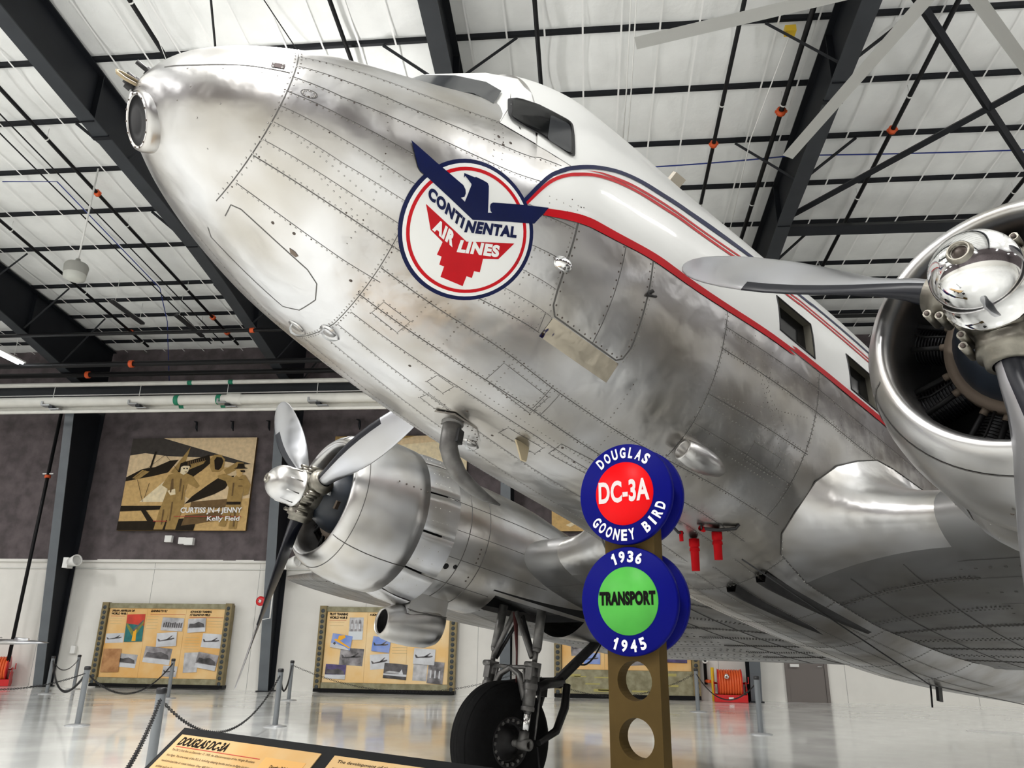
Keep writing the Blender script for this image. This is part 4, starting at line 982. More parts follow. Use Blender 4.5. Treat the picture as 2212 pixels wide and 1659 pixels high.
# ---- engines, cowls, propellers, nacelles, undercarriage
def nac(s_, a):
    """nacelle skin; a in degrees from the top"""
    ct = np.array([1.10, 1.65, 2.3, 3.0, 3.6, 4.4, 5.2, 6.0])
    zt = pchip(ct, np.array([.645, .645, .62, .50, .40, .28, .16, .0]), s_)[0]; zb = pchip(ct, np.array([-.635, -.65, -.66, -.65, -.62, -.52, -.42, -.30]), s_)[0]
    w = pchip(ct, np.array([.64, .645, .63, .60, .54, .43, .28, .06]), s_)[0]
    a = R(a); c = math.cos(a); zm = 0.
    return Vector((s_, w*math.sin(a), zm+(zt-zm)*c if c >= 0 else zm+(zm-zb)*c))
def engine_side(yc, t0, side):
    O = Vector((0, yc, 0)); sh = lambda p: Vector(p)+O
    # cowling: rolled lip and barrel
    b = AMB(); prof = [(.60, .50), (.42, .502), (.26, .497), (.185, .500), (.145, .515), (.130, .536), (.138, .560), (.175, .595), (.24, .632), (.32, .662), (.44, .692), (.58, .710), (.72, .716), (.855, .712), (.855, .700), (.70, .703)]
    b.lathe(prof, O, (1, 0, 0), COWL, 72)
    b.lathe([(.236, .6325), (.239, .6335), (.243, .635)], O, (1, 0, 0), SEAM, 72)
    for a in (15, 135, 255):
        a = R(a); pts_ = [sh((s_, math.sin(a)*(r_+.002), math.cos(a)*(r_+.002))) for s_, r_ in prof[6:14]]
        b.tube(pts_, .0035, SEAM, 5)
    for a0 in (75, 195, 315):
        for k in range(5):
            a = R(a0+1.5); s_ = .5+.08*k; b.lathe([(0, .009), (.004, .006), (.004, 0)], sh((s_, .713*math.sin(a), .713*math.cos(a))), (0, math.sin(a), math.cos(a)), DIRTY, 8)
    cw = part(b, 'engine_cowling', plane, 'bright rounded cowling')
    nf = 12
    for k in range(nf):
        a0, a1 = 360/nf*k+.8+15, 360/nf*(k+1)-.8+15; am = (a0+a1)/2
        opn = .03+.03*(1-math.cos(R(am)))/2
        f = AMB(); rows = []
        for s_, r_ in ((.862, .700), (1.03, .700+opn*.6), (1.20, .690+opn)):
            rows.append([sh((s_, r_*math.sin(R(a)), r_*math.cos(R(a)))) for a in np.linspace(a0, a1, 6)])
        f.grid(rows, FLAPM, True)
        f.grid([[p-(p-Vector((p.x, yc, 0))).normalized()*.008 for p in r_] for r_ in rows], FLAPM, True)
        for e in (0, 5): f.grid([[r_[e] for r_ in rows], [r_[e]-(r_[e]-Vector((r_[e].x, yc, 0))).normalized()*.008 for r_ in rows]], SEAM)
        for s_ in (.93, .98, 1.03, 1.08):
            for fr in (.35, .7): 
                a = R(a0+(a1-a0)*fr); rr = .700+(s_-.862)/.34*opn+.001; f.lathe([(0, .006), (.003, .004), (.003, 0)], sh((s_, rr*math.sin(a), rr*math.cos(a))), (0, math.sin(a), math.cos(a)), RIVET, 6)
        f.build('cowl_flap', cw)
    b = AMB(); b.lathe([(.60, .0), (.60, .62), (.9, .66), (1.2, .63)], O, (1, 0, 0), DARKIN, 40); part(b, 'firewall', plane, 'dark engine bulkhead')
    # radial engine
    e = AMB(); e.lathe([(.02, .115), (.07, .14), (.10, .20), (.18, .235), (.27, .28), (.34, .295)], O, (1, 0, 0), ENGB, 40)
    e.lathe([(.34, .262), (.325, .30), (.325, .335), (.37, .34), (.39, .30)], O, (1, 0, 0), TANRING, 48)
    e.lathe([(.39, .30), (.58, .30)], O, (1, 0, 0), ENGD, 32)
    if side < 0:
        for q_, a, s_, r_, w_ in ((LETW, 92, .10, .205, .035), (TANRING, 112, .20, .248, .075)):
            a = R(a); e.box(sh((s_, r_*math.sin(a), r_*math.cos(a))), (w_, w_, .02), q_, Matrix.Rotation(-a, 3, 'X') @ Matrix.Rotation(R(28), 3, 'Y'))
    eo = part(e, 'engine', plane, 'blue grey crankcase with black finned cylinders')
    for k in range(9):
        a = R(40*k+10); d = Vector((0, math.sin(a), math.cos(a))); tg = Vector((0, math.cos(a), -math.sin(a)))
        c = AMB(); base = sh((.47, 0, 0))+d*.30
        pr = []
        for j in range(14): pr += [(j*.0145, .088), (j*.0145+.005, .088), (j*.0145+.006, .074), (j*.0145+.0135, .074)]
        c.lathe(pr, base, d, FINM, 18, False)
        pr = []
        for j in range(5): pr += [(.205+j*.018, .098), (.205+j*.018+.006, .098), (.205+j*.018+.007, .082), (.205+j*.018+.017, .082)]
        c.lathe(pr+[(.30, .05), (.30, 0)], base, d, ENGD, 18, False)
        for sx in (-.05, .05): c.tube([sh((.36, 0, 0))+d*.32+tg*sx*.9, sh((.385, 0, 0))+d*.56+tg*sx*1.3], .013, ENGD, 8); c.tube([sh((.36, 0, 0))+d*.33+tg*sx*.9, sh((.362, 0, 0))+d*.36+tg*sx*.95], .017, TANRING, 8)
        c.tube([sh((.37, 0, 0))+d*.50+tg*.02, sh((.36, 0, 0))+d*.44, sh((.34, 0, 0))+d*.33], .006, ENGD, 5)
        c.build('cylinder', eo)
    # propeller
    b = AMB(); b.lathe([(.0, .17), (-.07, .175), (-.10, .168), (-.115, .162)], O, (1, 0, 0), HUBM, 40)
    b.lathe([(.13, .10), (.11, .15), (.05, .17), (0, .17)], O, (1, 0, 0), HUBM, 40)
    prop = part(b, 'propeller', plane, 'three bladed with bare metal blades and black leading boots')
    dome = AMB(); pr = [(-.112, .172), (-.125, .173), (-.128, .164), (-.26, .160)]+[(-.26-.155*math.sin(x), .160*math.cos(x)) for x in np.linspace(.12, 1.40, 14)]
    dome.lathe(pr, O, (1, 0, 0), CHROME if side > 0 else COWL, 48); dome.lathe([(-.40, .05), (-.424, .042), (-.428, .034), (-.410, .030)], O, (1, 0, 0), HUBM, 24); dome.lathe([(-.410, .030), (-.410, .016), (-.422, .012), (-.424, 0)], O, (1, 0, 0), DIRTY, 20)
    if side < 0:
        for k in range(9): a = R(40*k); dome.tube([sh((-.15, .163*math.sin(a), .163*math.cos(a))), sh((-.27, .160*math.sin(a), .160*math.cos(a)))], .006, COWL, 6)
    dome.build('dome', prop, 'polished dome')
    for k in range(3):
        t = t0+k*2*math.pi/3; d = Vector((0, math.sin(t), math.cos(t))); mo = Vector((0, -math.cos(t), math.sin(t)))
        h = AMB(); h.lathe([(.10, .112), (.17, .110), (.20, .116), (.235, .116), (.24, .096), (.275, .092), (.28, .07)], O, d, HUBM, 28)
        for sx in (-1, 1):
            for j in range(3): 
                p = sh((-.075+.02, 0, 0))+d*(.10+.05*j)+mo*sx*(.128+.0*j); h.tube([p-Vector((.05, 0, 0)), p+Vector((.06, 0, 0))], .017, HUBM, 10); h.lathe([(0, .010), (.004, .010), (.004, 0)], p-Vector((.052, 0, 0)), (-1, 0, 0), DIRTY, 8)
        h.build('hub_barrel', prop)
        bl = AMB(); Rr = [.20, .28, .36, .46, .60, .75, .90, 1.05, 1.20, 1.35, 1.48, 1.58, 1.66, 1.72, 1.748, 1.755]
        Cc = [.125, .130, .150, .180, .225, .262, .285, .292, .285, .265, .238, .205, .162, .105, .05, .012]
        Tt = [.125, .118, .098, .076, .058, .046, .037, .030, .025, .021, .017, .014, .011, .008, .006, .003]
        Bt = [62, 60, 56, 52, 46, 40, 35, 31, 28, 25, 23, 21.5, 20, 19, 18.5, 18]
        rows = []; NP = 20
        for r_, c_, th_, be in zip(Rr, Cc, Tt, Bt):
            be = R(be); ch = mo*math.cos(be)+Vector((-1, 0, 0))*math.sin(be); nn = ch.cross(d); 
            if nn.x > 0: nn = -nn
            row = []
            for j in range(NP):
                u = 2*math.pi*j/NP; x = math.cos(u); y = math.sin(u)
                ell = min(1, max(0, (.40-r_)/.15)); camb = (1-ell)*.35*(1-x*x)
                yy = y*(1-.35*(1-ell)*(x < 0)*abs(x))
                row.append(sh(d*r_+ch*(c_*.5*x+.03*c_)+nn*(th_*.5*(yy+camb))))
            rows.append(row)
        def bm_(i, j):
            x = math.cos(2*math.pi*(j+.5)/NP); return BOOT if (Rr[i] < 1.10 and x > .55) or Rr[i] < .27 else None
        ids = [[bl.vv(p) for p in r_] for r_ in rows]
        for i in range(len(rows)-1):
            for j in range(NP):
                q = (j+1) % NP; yb = math.sin(2*math.pi*(j+.5)/NP)
                mt = bm_(i, j) or (BOOT if (yb < -.1 and Rr[i] < 1.66) else BLADE)
                bl.face((ids[i][j], ids[i][q], ids[i+1][q], ids[i+1][j]), mt, True)
        bl.face(ids[-1], BLADE)
        bl.build('propeller_blade', prop)
    # nacelle
    b = AMB(); ns = list(np.linspace(1.12, 6.0, 44)); an = list(np.linspace(0, 360, 61)[:-1])
    b.grid([[sh(nac(s_, a)) for a in an] for s_ in ns], SKIN, True, True, skip=lambda i, j: 1.98 < (ns[i]+ns[i+1])/2 < 3.42 and 137 < (an[j]+3) < 223)
    for s_ in (1.66, 1.42):
        b.tube([sh(nac(s_, a))*1.0+Vector((0, math.sin(R(a)), math.cos(R(a))))*.001 for a in np.linspace(20, 340, 70)], .004, SEAM, 5)
    for a in (70, 95, 118, 142, 215, 240, 265):
        b.tube([sh(nac(s_, a)) for s_ in np.linspace(1.2, 1.96 if 137 < a < 223 else 2.6, 14)], .003, SEAM, 5)
    for a in (104, 108, 112, 116, 130, 134): b.lathe([(0, .010), (.003, .007), (.003, 0)], sh(nac(1.60, a)), (0, math.sin(R(a)), math.cos(R(a))), DIRTY, 8)
    for s_, a, r_ in ((1.30, 127, .03), (1.40, 125, .022)): b.lathe([(0.002, r_), (.004, r_), (.004, 0)], sh(nac(s_, a)), (0, math.sin(R(a)), math.cos(R(a))), DARKIN, 12)
    nc = part(b, 'nacelle', plane, 'bare aluminium')
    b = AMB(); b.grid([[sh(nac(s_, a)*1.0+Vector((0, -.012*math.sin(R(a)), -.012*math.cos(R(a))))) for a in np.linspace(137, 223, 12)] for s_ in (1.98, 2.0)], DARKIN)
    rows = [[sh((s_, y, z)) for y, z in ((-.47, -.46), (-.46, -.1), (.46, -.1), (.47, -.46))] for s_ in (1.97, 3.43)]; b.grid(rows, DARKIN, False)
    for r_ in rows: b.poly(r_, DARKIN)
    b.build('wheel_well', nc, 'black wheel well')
    # oil cooler scoop
    b = AMB(); secs = [(1.05, -.935, .118, .125), (1.10, -.935, .140, .150), (1.20, -.92, .165, .180), (1.40, -.885, .19, .215), (1.58, -.865, .19, .215), (1.67, -.85, .17, .19), (1.71, -.83, .12, .13), (1.72, -.82, .0, .0)]
    b.grid([[sh((s_, w*math.sin(a), z+h*math.cos(a))) for a in np.linspace(0, 2*math.pi, 33)[:-1]] for s_, z, w, h in secs], COWL, True, True)
    b.grid([[sh((s_, w*math.sin(a), z+h*math.cos(a))) for a in np.linspace(0, 2*math.pi, 33)[:-1]] for s_, z, w, h in ((1.05, -.935, .118, .125), (1.045, -.935, .108, .115), (1.07, -.93, .10, .108))], COWL, True, True)
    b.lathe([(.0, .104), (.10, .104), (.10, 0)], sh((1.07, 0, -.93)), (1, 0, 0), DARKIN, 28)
    b.grid([[sh((s_, w, z)) for w, z in ((-.16, -.83), (-.17, -.60), (.17, -.60), (.16, -.83))] for s_ in (1.22, 1.4, 1.66)], COWL, False); b.poly([sh((1.22, w, z)) for w, z in ((-.16, -.83), (-.17, -.60), (.17, -.60), (.16, -.83))], COWL); b.poly([sh((1.66, w, z)) for w, z in ((-.16, -.83), (-.17, -.60), (.17, -.60), (.16, -.83))], COWL)
    b.tube([sh((1.24, .165*q_, -.80)) for q_ in (-1, 1)], .004, SEAM, 5); b.tube([sh((1.2, .17, -.79)), sh((1.3, .185, -.80)), sh((1.66, .18, -.78))], .005, SEAM, 5)
    b.build('oil_cooler_scoop', nc, 'round open scoop')
    # undercarriage
    ax = Vector((2.74, 0, -1.775)); g = AMB()
    for sy in (.33, -.33):
        top = (2.79, sy*.95, -.40); knee = (2.76, sy, -1.02)
        g.tube([sh(top), sh((2.77, sy, -.86))], .050, GEARM, 14); g.tube([sh((2.77, sy, -.86)), sh((2.765, sy, -.90))], [.05, .038], GEARM, 14); g.tube([sh((2.765, sy, -.88)), sh(knee)], .028, GEARM, 10)
        g.box(sh((2.76, sy, -1.03)), (.10, .11, .05), GEARM); g.tube([sh((2.70, sy-.06, -1.03)), sh((2.70, sy+.06, -1.03))], .03, GEARM, 10)
        g.box(sh((2.71, sy, -1.10)), (.035, .09, .16), GEARM); g.box(sh((2.80, sy, -1.10)), (.035, .09, .16), GEARM)
        g.tube([sh((2.755, sy, -1.14)), sh((2.745, sy, -1.47))], .062, GEARM, 16); g.lathe([(0, .068), (.02, .07), (.04, .068)], sh((2.745, sy, -1.47)), (0, 0, 1), GEARM, 16); g.lathe([(0, .068), (.03, .072), (.06, .068)], sh((2.75, sy, -1.27)), (0, 0, 1), GEARM, 16)
        g.tube([sh((2.745, sy, -1.45)), sh((2.74, sy, -1.68))], .043, CHROME, 16)
        g.tube([sh((2.74, sy, -1.66)), sh((2.74, sy, -1.76))], [.05, .055], GEARM, 14); g.lathe([(-.07, .055), (.07, .055), (.07, .035), (.02, .03)], sh((2.74, sy*1.08, -1.775)), (0, 1, 0), GEARM, 16)
        g.tube([sh((2.70, sy*.05, -.50)), sh((2.74, sy*.92, -.96))], .028, GEARM, 8); g.tube([sh((2.80, sy*.05, -.52)), sh((2.78, sy*.92, -.97))], .02, GEARD, 8)
        g.tube([sh((2.74, sy*.9, -1.05)), sh((2.74, 0, -1.06))], .022, GEARM, 8); g.tube([sh((2.74, 0, -1.06)), sh((2.74, sy*.45, -1.13)), sh((2.745, sy*.85, -1.36))], [.03, .034, .045], GEARM, 8)
        g.tube([sh((2.74, sy*.62, -1.06)), sh((2.745, sy*.7, -1.2))], .015, GEARM, 6)
        g.tube([sh((2.83, sy, -1.25)), sh((3.12, sy*.55, -1.16)), sh((3.46, sy*.18, -1.10))], [.045, .05, .05], GEARD, 10)
        g.tube([sh((3.44, sy*.5, -1.12)), sh((3.40, sy*.62, -1.36)), sh((3.25, sy*.8, -1.60)), sh((2.95, sy, -1.74))], [.04, .048, .042, .03], GEARD, 10)
        g.tube([sh((2.86, sy*1.1, -1.25)), sh((2.86, sy*1.1, -1.72))], .012, GEARM, 6); g.tube([sh((2.9, sy*1.12, -1.78)), sh((2.97, sy*1.2, -2.05)), sh((2.9, sy*1.22, -2.2)), sh((2.82, sy*1.15, -2.22))], .009, BLACKR, 6)
    g.tube([sh((3.40, -.1, -1.12)), sh((3.40, .1, -1.12))], .05, GEARD, 10)
    g.tube([sh((3.44, 0, -1.10)), sh((4.05, 0, -.55)), sh((4.2, 0, -.42))], .055, GEARD, 12); g.tube(sag(sh((3.7, .06, -.86)), sh((4.05, .07, -.56)), .10, 8), .010, BLACKR, 6)
    g.box(sh((3.16, 0, -1.20)), (.22, .10, .16), GEARD)
    g.tube([sh((2.70, .0, -.5)), sh((2.76, .04, -.9)), sh((2.80, .07, -1.3))], [.03, .012, .008], mat('red_flag_strap', (.09, .02, .02), .7), 6)
    gear = part(g, 'landing_gear', plane, 'grey painted twin oleo legs and dark drag strut')
    tY = AMB(); Rt, hw = .575, .205
    prof = [(-.15, .235), (-hw+.02, .30), (-hw, .40), (-hw+.015, .48), (-hw+.06, .54), (-.09, .566), (0, Rt), (.09, .566), (hw-.06, .54), (hw-.015, .48), (hw, .40), (hw-.02, .30), (.15, .235)]
    tY.lathe(prof, sh(ax), (0, 1, 0), TYRE, 56)
    for k in (-.10, -.05, 0., .05, .10): tY.lathe([(k-.004, Rt-.011*abs(k)/.1-.0005), (k, Rt+.0025-.011*abs(k)/.1), (k+.004, Rt-.011*abs(k)/.1-.0005)], sh(ax), (0, 1, 0), TYRE, 56)
    tY.build('tyre', gear, 'black tyre')
    hb = AMB()
    for sy in (1, -1): 
        hb.lathe([(.15*sy, .245), (.16*sy, .235), (.13*sy, .20), (.10*sy, .195), (.10*sy, .17)], sh(ax), (0, 1, 0), GEARD, 40)
        hb.lathe([(.10*sy, .17), (.12*sy, .12), (.17*sy, .09), (.2*sy, .05), (.2*sy, 0)], sh(ax), (0, 1, 0), GEARD, 32)
        for k in range(18): a = k*2*math.pi/18; hb.box(sh(ax)+Vector((.205*math.sin(a), .135*sy, .205*math.cos(a))), (.03, .03, .03), GEARM, Matrix.Rotation(-a, 3, 'Y'))
    hb.tube([sh(ax)+Vector((0, -.36, 0)), sh(ax)+Vector((0, .36, 0))], .035, GEARM, 12); hb.build('wheel_hub', gear, 'dark wheel with notched brake ring')
engine_side(-2.82, -0.81678279, -1)
engine_side(2.82, -1.08175391, 1)
# ================================================================== sign post beside the camera
ys_ = R(29); NRM = Vector((-math.sin(ys_), -math.cos(ys_), 0)); SX = Vector((math.cos(ys_), -math.sin(ys_), 0)); SZ = Vector((0, 0, 1))
PC = Vector((.219, 3.665, 0))
sign = thing('sign_post', 'tan metal post with round holes carrying stacked blue-rimmed discs', 'sign', PC)
b = MB(); T = .085; wv = .125
outl = [(-wv, 0), (wv, 0), (wv, 2.30), (-wv, 2.30)]
hz_ = [1.36-.2325*k for k in range(6)]
holes = [[(.003+.083*math.cos(a), z+.083*math.sin(a)) for a in np.linspace(0, 2*math.pi, 33)[:-1]] for z in hz_]
b.prism(outl, SX*0-NRM*T/2, SX, SZ, T, BRONZE, holes=holes); b.box((0, 0, .012), (.5, .4, .024), BRONZE, Matrix.Rotation(-ys_, 3, 'Z'))
b.build('post', sign, 'tan metal with round holes')
def sdisc(z, lab, inner, lt, mt, words, front=True, r=.237):
    off = NRM*(T/2 if front else -(T/2+.035)); c = off+SZ*z
    b = MB(); b.lathe([(0, 0), (0, r-.004), (.004, r), (.031, r), (.035, r-.004), (.035, 0)], c, NRM, SIGNB, 72, ref=SZ)
    o = b.build('disc', sign, lab)
    if not front: return
    b = MB(); b.lathe([(.0352, .149), (.040, .147), (.040, 0)], c, NRM, inner, 64, ref=SZ); b.build('disc_centre', o)
    b = MB(); f = c+NRM*.042
    txt, w, h = words[0]; put_text(b, txt, f-SX*w/2-SZ*(h/2-.01), SX, SZ, w, h, lt, .035 if lt is not INK else .06, 1.06); b.build('lettering', o, '%s word in the middle' % ('black' if lt is INK else 'white'), fix=False)
    f = c+NRM*.037
    for word, a0, top in words[1]:
        b = MB(); n = len(word); hh = .052; rr = .168
        step = a0/(n-1) if n > 1 else 0
        for i, ch in enumerate(word):
            if ch == ' ': continue
            a = (-a0/2+i*step)
            if top: a = R(a); ux = Vector((math.cos(a), -math.sin(a))); uy = Vector((math.sin(a), math.cos(a))); base = uy*rr
            else: a = R(a+words[2]); ux = Vector((math.cos(a), math.sin(a))); uy = Vector((-math.sin(a), math.cos(a))); base = -uy*(rr+hh)
            wd = .012 if ch == 'I' else (.022 if ch == 'L' else .021 if ch == '1' else .030)
            p = base-ux*wd/2
            if ch == '1':
                fl = lambda a_, c_: f+SX*(p.x+ux.x*a_*.020+uy.x*c_*hh)+SZ*(p.y+ux.y*a_*.020+uy.y*c_*hh)
                b.poly([fl(a_, c_) for a_, c_ in ((.42, 0), (1, 0), (1, 1), (.5, 1))], LETW); b.poly([fl(a_, c_) for a_, c_ in ((.44, .56), (.5, 1), (.36, .86), (0, .76), (0, .60))], LETW); continue
            put_text(b, ch, f+SX*p.x+SZ*p.y, SX*ux.x+SZ*ux.y, SX*uy.x+SZ*uy.y, wd, hh, LETW, .02 if ch == '1' else .04)
        b.build('lettering', o, 'white curved lettering', fix=False)
DC = mat('pinkish_white_letter', (.74, .66, .66), .4)
sdisc(2.183, 'blue disc with a red centre', SIGNR, DC, 1, (('DC-3A', .262, .105), (('DOUGLAS', 76, True), ('GOONEY BIRD', 118, False)), 10))
sdisc(1.697, 'blue disc with a green centre', SIGNG, INK, 1, (('TRANSPORT', .278, .062), (('1936', 38, True), ('1945', 40, False)), 0))
sdisc(2.183, 'plain blue back disc', None, None, 1, None, False); sdisc(1.697, 'plain blue back disc', None, None, 1, None, False)

# ================================================================== reading rail in the foreground
P0 = Vector((-2.19, 4.35, 1.05)); LU = Vector((.8575, -.5145, 0)).normalized(); LH = Vector((LU.y, -LU.x, 0)); tau = R(42)
LD = LH*math.cos(tau)-SZ*math.sin(tau); LN_ = LU.cross(LD).normalized()
if LN_.z < 0: LN_ = -LN_
rail = thing('reading_rail', 'black framed sloping reading rail with yellow text panels in the foreground', 'display', (P0.x, P0.y, 0))
rb = Vector((P0.x, P0.y, 0)); lp = lambda u, v, h=0.: P0+LU*u+LD*v+LN_*h-rb
b = MB(); LEN, DEP = 2.52, .66
def slab(mb, u0, u1, v0, v1, h0, h1, mt):
    P = [lp(u, v, h) for h in (h0, h1) for u, v in ((u0, v0), (u1, v0), (u1, v1), (u0, v1))]
    for q in ((3, 2, 1, 0), (4, 5, 6, 7), (0, 1, 5, 4), (1, 2, 6, 5), (2, 3, 7, 6), (3, 0, 4, 7)): mb.poly([P[i] for i in q], mt)
slab(b, 0, LEN, 0, DEP, -.03, 0, BLACKF)
b.build('frame', rail)
for u in (.35, 1.25, 2.15):
    b = MB(); q = lp(u, DEP*.4, -.03); b.tube([(q.x, q.y, 0), (q.x, q.y, q.z)], .035, BLACKF, 10); b.box((q.x, q.y, .01), (.35, .35, .02), BLACKF); b.build('leg', rail)
for k, (u0, u1) in enumerate(((.045, 1.165), (1.255, 2.47))):
    b = MB(); slab(b, u0, u1, .045, DEP-.04, 0, .004, RAILP); b.build('text_panel', rail, 'yellow parchment panel with a heading' if k == 0 else 'yellow parchment panel of plain text')
b = MB()
def ltext(txt, u, v, w, h, mt, bold=.0, shear=0., hh=.006): put_text(b, txt, lp(u, v, hh), LU, -LD, w, h, mt, bold, 1.0, shear)
ltext('DOUGLAS DC-3A', .085, .112, .42, .052, INK, .03, .12)
slab(b, .09, .80, .118, .1215, .004, .0055, REDINK)
for i, t_ in enumerate(('The DC-3 first flew on December 17, 1935, the 32nd anniversary of the Wright Brothers', 'first flight. The amenities of the DC-3, including sleeping berths and an in-flight kitchen,', 'revolutionized the air travel industry. Over 400 DC-3s were ordered by', 'airlines such as American, TWA, United,', 'for the passengers')):
    V, F, asp = glyphs(t_, 0.); ltext(t_, .085, .150+.034*i, min(.70, .0085*len(t_)), .016, INK, .0)
for i, t_ in enumerate(('The development of the DC-3 was the result of a', 'marathon phone call from American', 'Airlines')):
    ltext(t_, 1.30, .085+.036*i, .0145*len(t_), .020, INK, .0)
slab(b, .83, 1.12, .105, .55, .004, .0052, mat('orange_inset', (.66, .36, .10), .5))
ltext('Douglas DC-3A', .91, .165, .14, .024, INK, .02); slab(b, .86, 1.08, .174, .176, .0052, .0064, INK); ltext('SPECIFICATIONS', .93, .205, .10, .014, INK, .02)
b.build('printing', rail, 'black printed text')

# ================================================================== framed boards and hung pictures on the back wall
random.seed(3)
BWM = [mat('grey_photo_print_%s' % n, c, .45, color2=c2, nscale=3.2, detail=6) for n, c, c2 in (('pale', (.62, .62, .64), (.30, .30, .32)), ('mid', (.40, .38, .40), (.08, .075, .08)), ('dark', (.14, .13, .14), (.02, .02, .02)), ('sky', (.66, .68, .72), (.52, .53, .56)))]
BLUEP = mat('blue_sky_print', (.10, .22, .66), .45, color2=(.42, .48, .72), nscale=1.4); YELP = mat('yellow_plane_print', (.88, .42, .01), .45)
TAN = mat('tan_photo_print', (.52, .27, .11), .45, color2=(.34, .15, .05), nscale=5); REDPR = mat('red_poster_print', (.62, .045, .02), .45, noise=.2, nscale=4); TEALP = mat('teal_poster_print', (.01, .16, .16), .45, noise=.3, nscale=6)
OLVP = mat('olive_poster_print', (.22, .24, .04), .45, noise=.3, nscale=8); PURP = mat('purple_photo_print', (.12, .09, .26), .45, color2=(.04, .03, .07), nscale=4)
def board(x0, x1, z0, z1, label, y, headings, photos, texts, band=0., parch=PARCH):
    base = Vector(((x0+x1)/2, y, 0)); t = thing('display_board', label, 'board', base)
    X = lambda u: x0+(x1-x0)*u-base.x; Z = lambda v: z1+(z0-z1)*v
    b = MB(); b.box((0, 0, (z0+z1)/2), (x1-x0-.02, .16, z1-z0-.04), OLIVE); b.build('backing', t)
    for sx, xx in ((-1, x0+.11-base.x), (1, x1-.11-base.x)):
        b = MB(); b.box((xx, -.10, (z0+z1)/2+.03), (.22, .18, z1-z0), OLIVE)
        n = 15
        for k in range(n):
            zz = z1-.13-(z1-z0-.2)*k/(n-1); b.lathe([(.001, .062), (.004, .062), (.004, 0)], (xx+.0*sx, -.19, zz), (0, -1, 0), HOLE, 16)
        b.build('side_rail', t, 'tan side rail with a row of round holes')
    b = MB(); b.box((0, -.07, z1-.07), (x1-x0-.44, .12, .16), CAMO); b.build('band', t, 'mottled olive strip'); b = MB(); b.box((0, -.07, z0+.11+band/2), (x1-x0-.44, .12, .17+band), CAMO)
    if band:
        for k in range(9): b.box((random.uniform(x0+.5, x1-.5)-base.x, -.134, z0+.1+random.random()*band), (random.uniform(.2, .6), .004, random.uniform(.03, .08)), mat('faded_yellow_stencil', (.42, .37, .12), .6))
    b.build('band', t, 'mottled olive strip'); b = MB(); b.box((0, -.02, z0-.03), (x1-x0, .3, .10), BLACKF); b.build('plinth', t, 'black plinth')
    pz0, pz1, px0, px1 = z0+.20+band, z1-.15, x0+.24, x1-.24
    U = lambda u: px0+(px1-px0)*u-base.x; V_ = lambda v: pz1-(pz1-pz0)*v
    for k in range(3):
        b = MB(); b.box((U((k+.5)/3), -.09, (pz0+pz1)/2), ((px1-px0)/3-.006, .02, pz1-pz0), parch); b.build('print_panel', t, 'parchment coloured print')
    for txt, u, v, w, h in headings:
        b = MB(); put_text(b, txt, (U(u), -.103, V_(v)), (1, 0, 0), (0, 0, 1), w*(px1-px0), h*(pz1-pz0), INK, .06); b.build('heading', t, 'black heading')
    for u, v, w in texts[0]: b = MB(); b.box((U(u+w/2), -.102, V_(v)), (w*(px1-px0), .002, .012), REDINK); b.build('red_rule', t, 'red rule')
    for u, v, w, h in texts[1]:
        b = MB(); n = max(2, int(h*26))
        for k in range(n): b.box((U(u+w/2*(.86+.14*random.random())), -.102, V_(v+h*k/n)), (w*(px1-px0)*random.uniform(.86, 1), .002, .012), FAINT)
        b.build('text_block', t, 'faint text')
    for ip, (u, v, w, h, rot, mt, kind) in enumerate(photos):
        b = MB(); c = Vector((U(u), -.104-.0135*(ip % 3), V_(v))); hw_, hh_ = w*(px1-px0)/2, h*(pz1-pz0)/2; M_ = Matrix.Rotation(R(rot), 3, 'Y')
        q = lambda a, e, d=0.: c+M_ @ Vector((a*hw_, -d, e*hh_))
        b.box(c, (2*hw_, .005, 2*hh_), mt, M_)
        def poly(pts, m_, d=.004): b.poly([q(a, e, d*.9) for a, e in pts], m_)
        if kind == 'plane':
            D_ = BWM[2]; poly([(-.8, -.25), (.5, -.1), (.8, .05), (.75, .2), (-.7, -.1)], D_); poly([(-.1, -.05), (.5, .5), (.6, .5), (.25, -.02)], D_); poly([(-.8, -.2), (-.9, .2), (-.75, .15), (-.6, -.1)], D_)
        elif kind == 'group':
            for k in range(9): x = -.85+.2*k; poly([(x, -.5), (x+.15, -.5), (x+.17, .15+.1*(k % 3)), (x+.02, .2+.1*(k % 2))], BWM[2])
        elif kind == 'field':
            poly([(-1, -1), (1, -1), (1, -.35), (-1, -.45)], BWM[3]); poly([(-.9, -.3), (.9, -.35), (.8, .15), (.2, .5), (-.3, .25), (-.8, .3)], BWM[2], .008)
        elif kind == 'poster':
            poly([(-1, -1), (1, -1), (1, .15), (-1, .35)], TEALP); poly([(-.9, .4), (-.1, -.2), (.95, .5), (.95, .3), (.2, -.55), (-.2, -.55), (-.95, .2)], OLVP, .008); poly([(-.15, -.95), (.3, -.95), (.25, -.1), (-.05, -.1)], YELP, .010)
            poly([(-.2, -.15), (.9, .6), (.95, .5), (0, -.25)], BWM[2], .011)
        elif kind == 'biplane':
            poly([(-.75, .1), (.9, -.75), (.95, -.6), (-.2, .15), (-.6, .3)], YELP); poly([(-.4, .1), (-.35, .8), (.2, 1.), (.35, .7), (-.05, .2)], YELP, .008); poly([(-1, -1), (1, -1), (.4, -.6), (-.7, -.3), (-1, -.4)], BWM[3], .009); poly([(-.8, -.4), (-.6, -.1), (-.5, -.4), (-.6, -.6)], BWM[2], .010)
        elif kind == 'men':
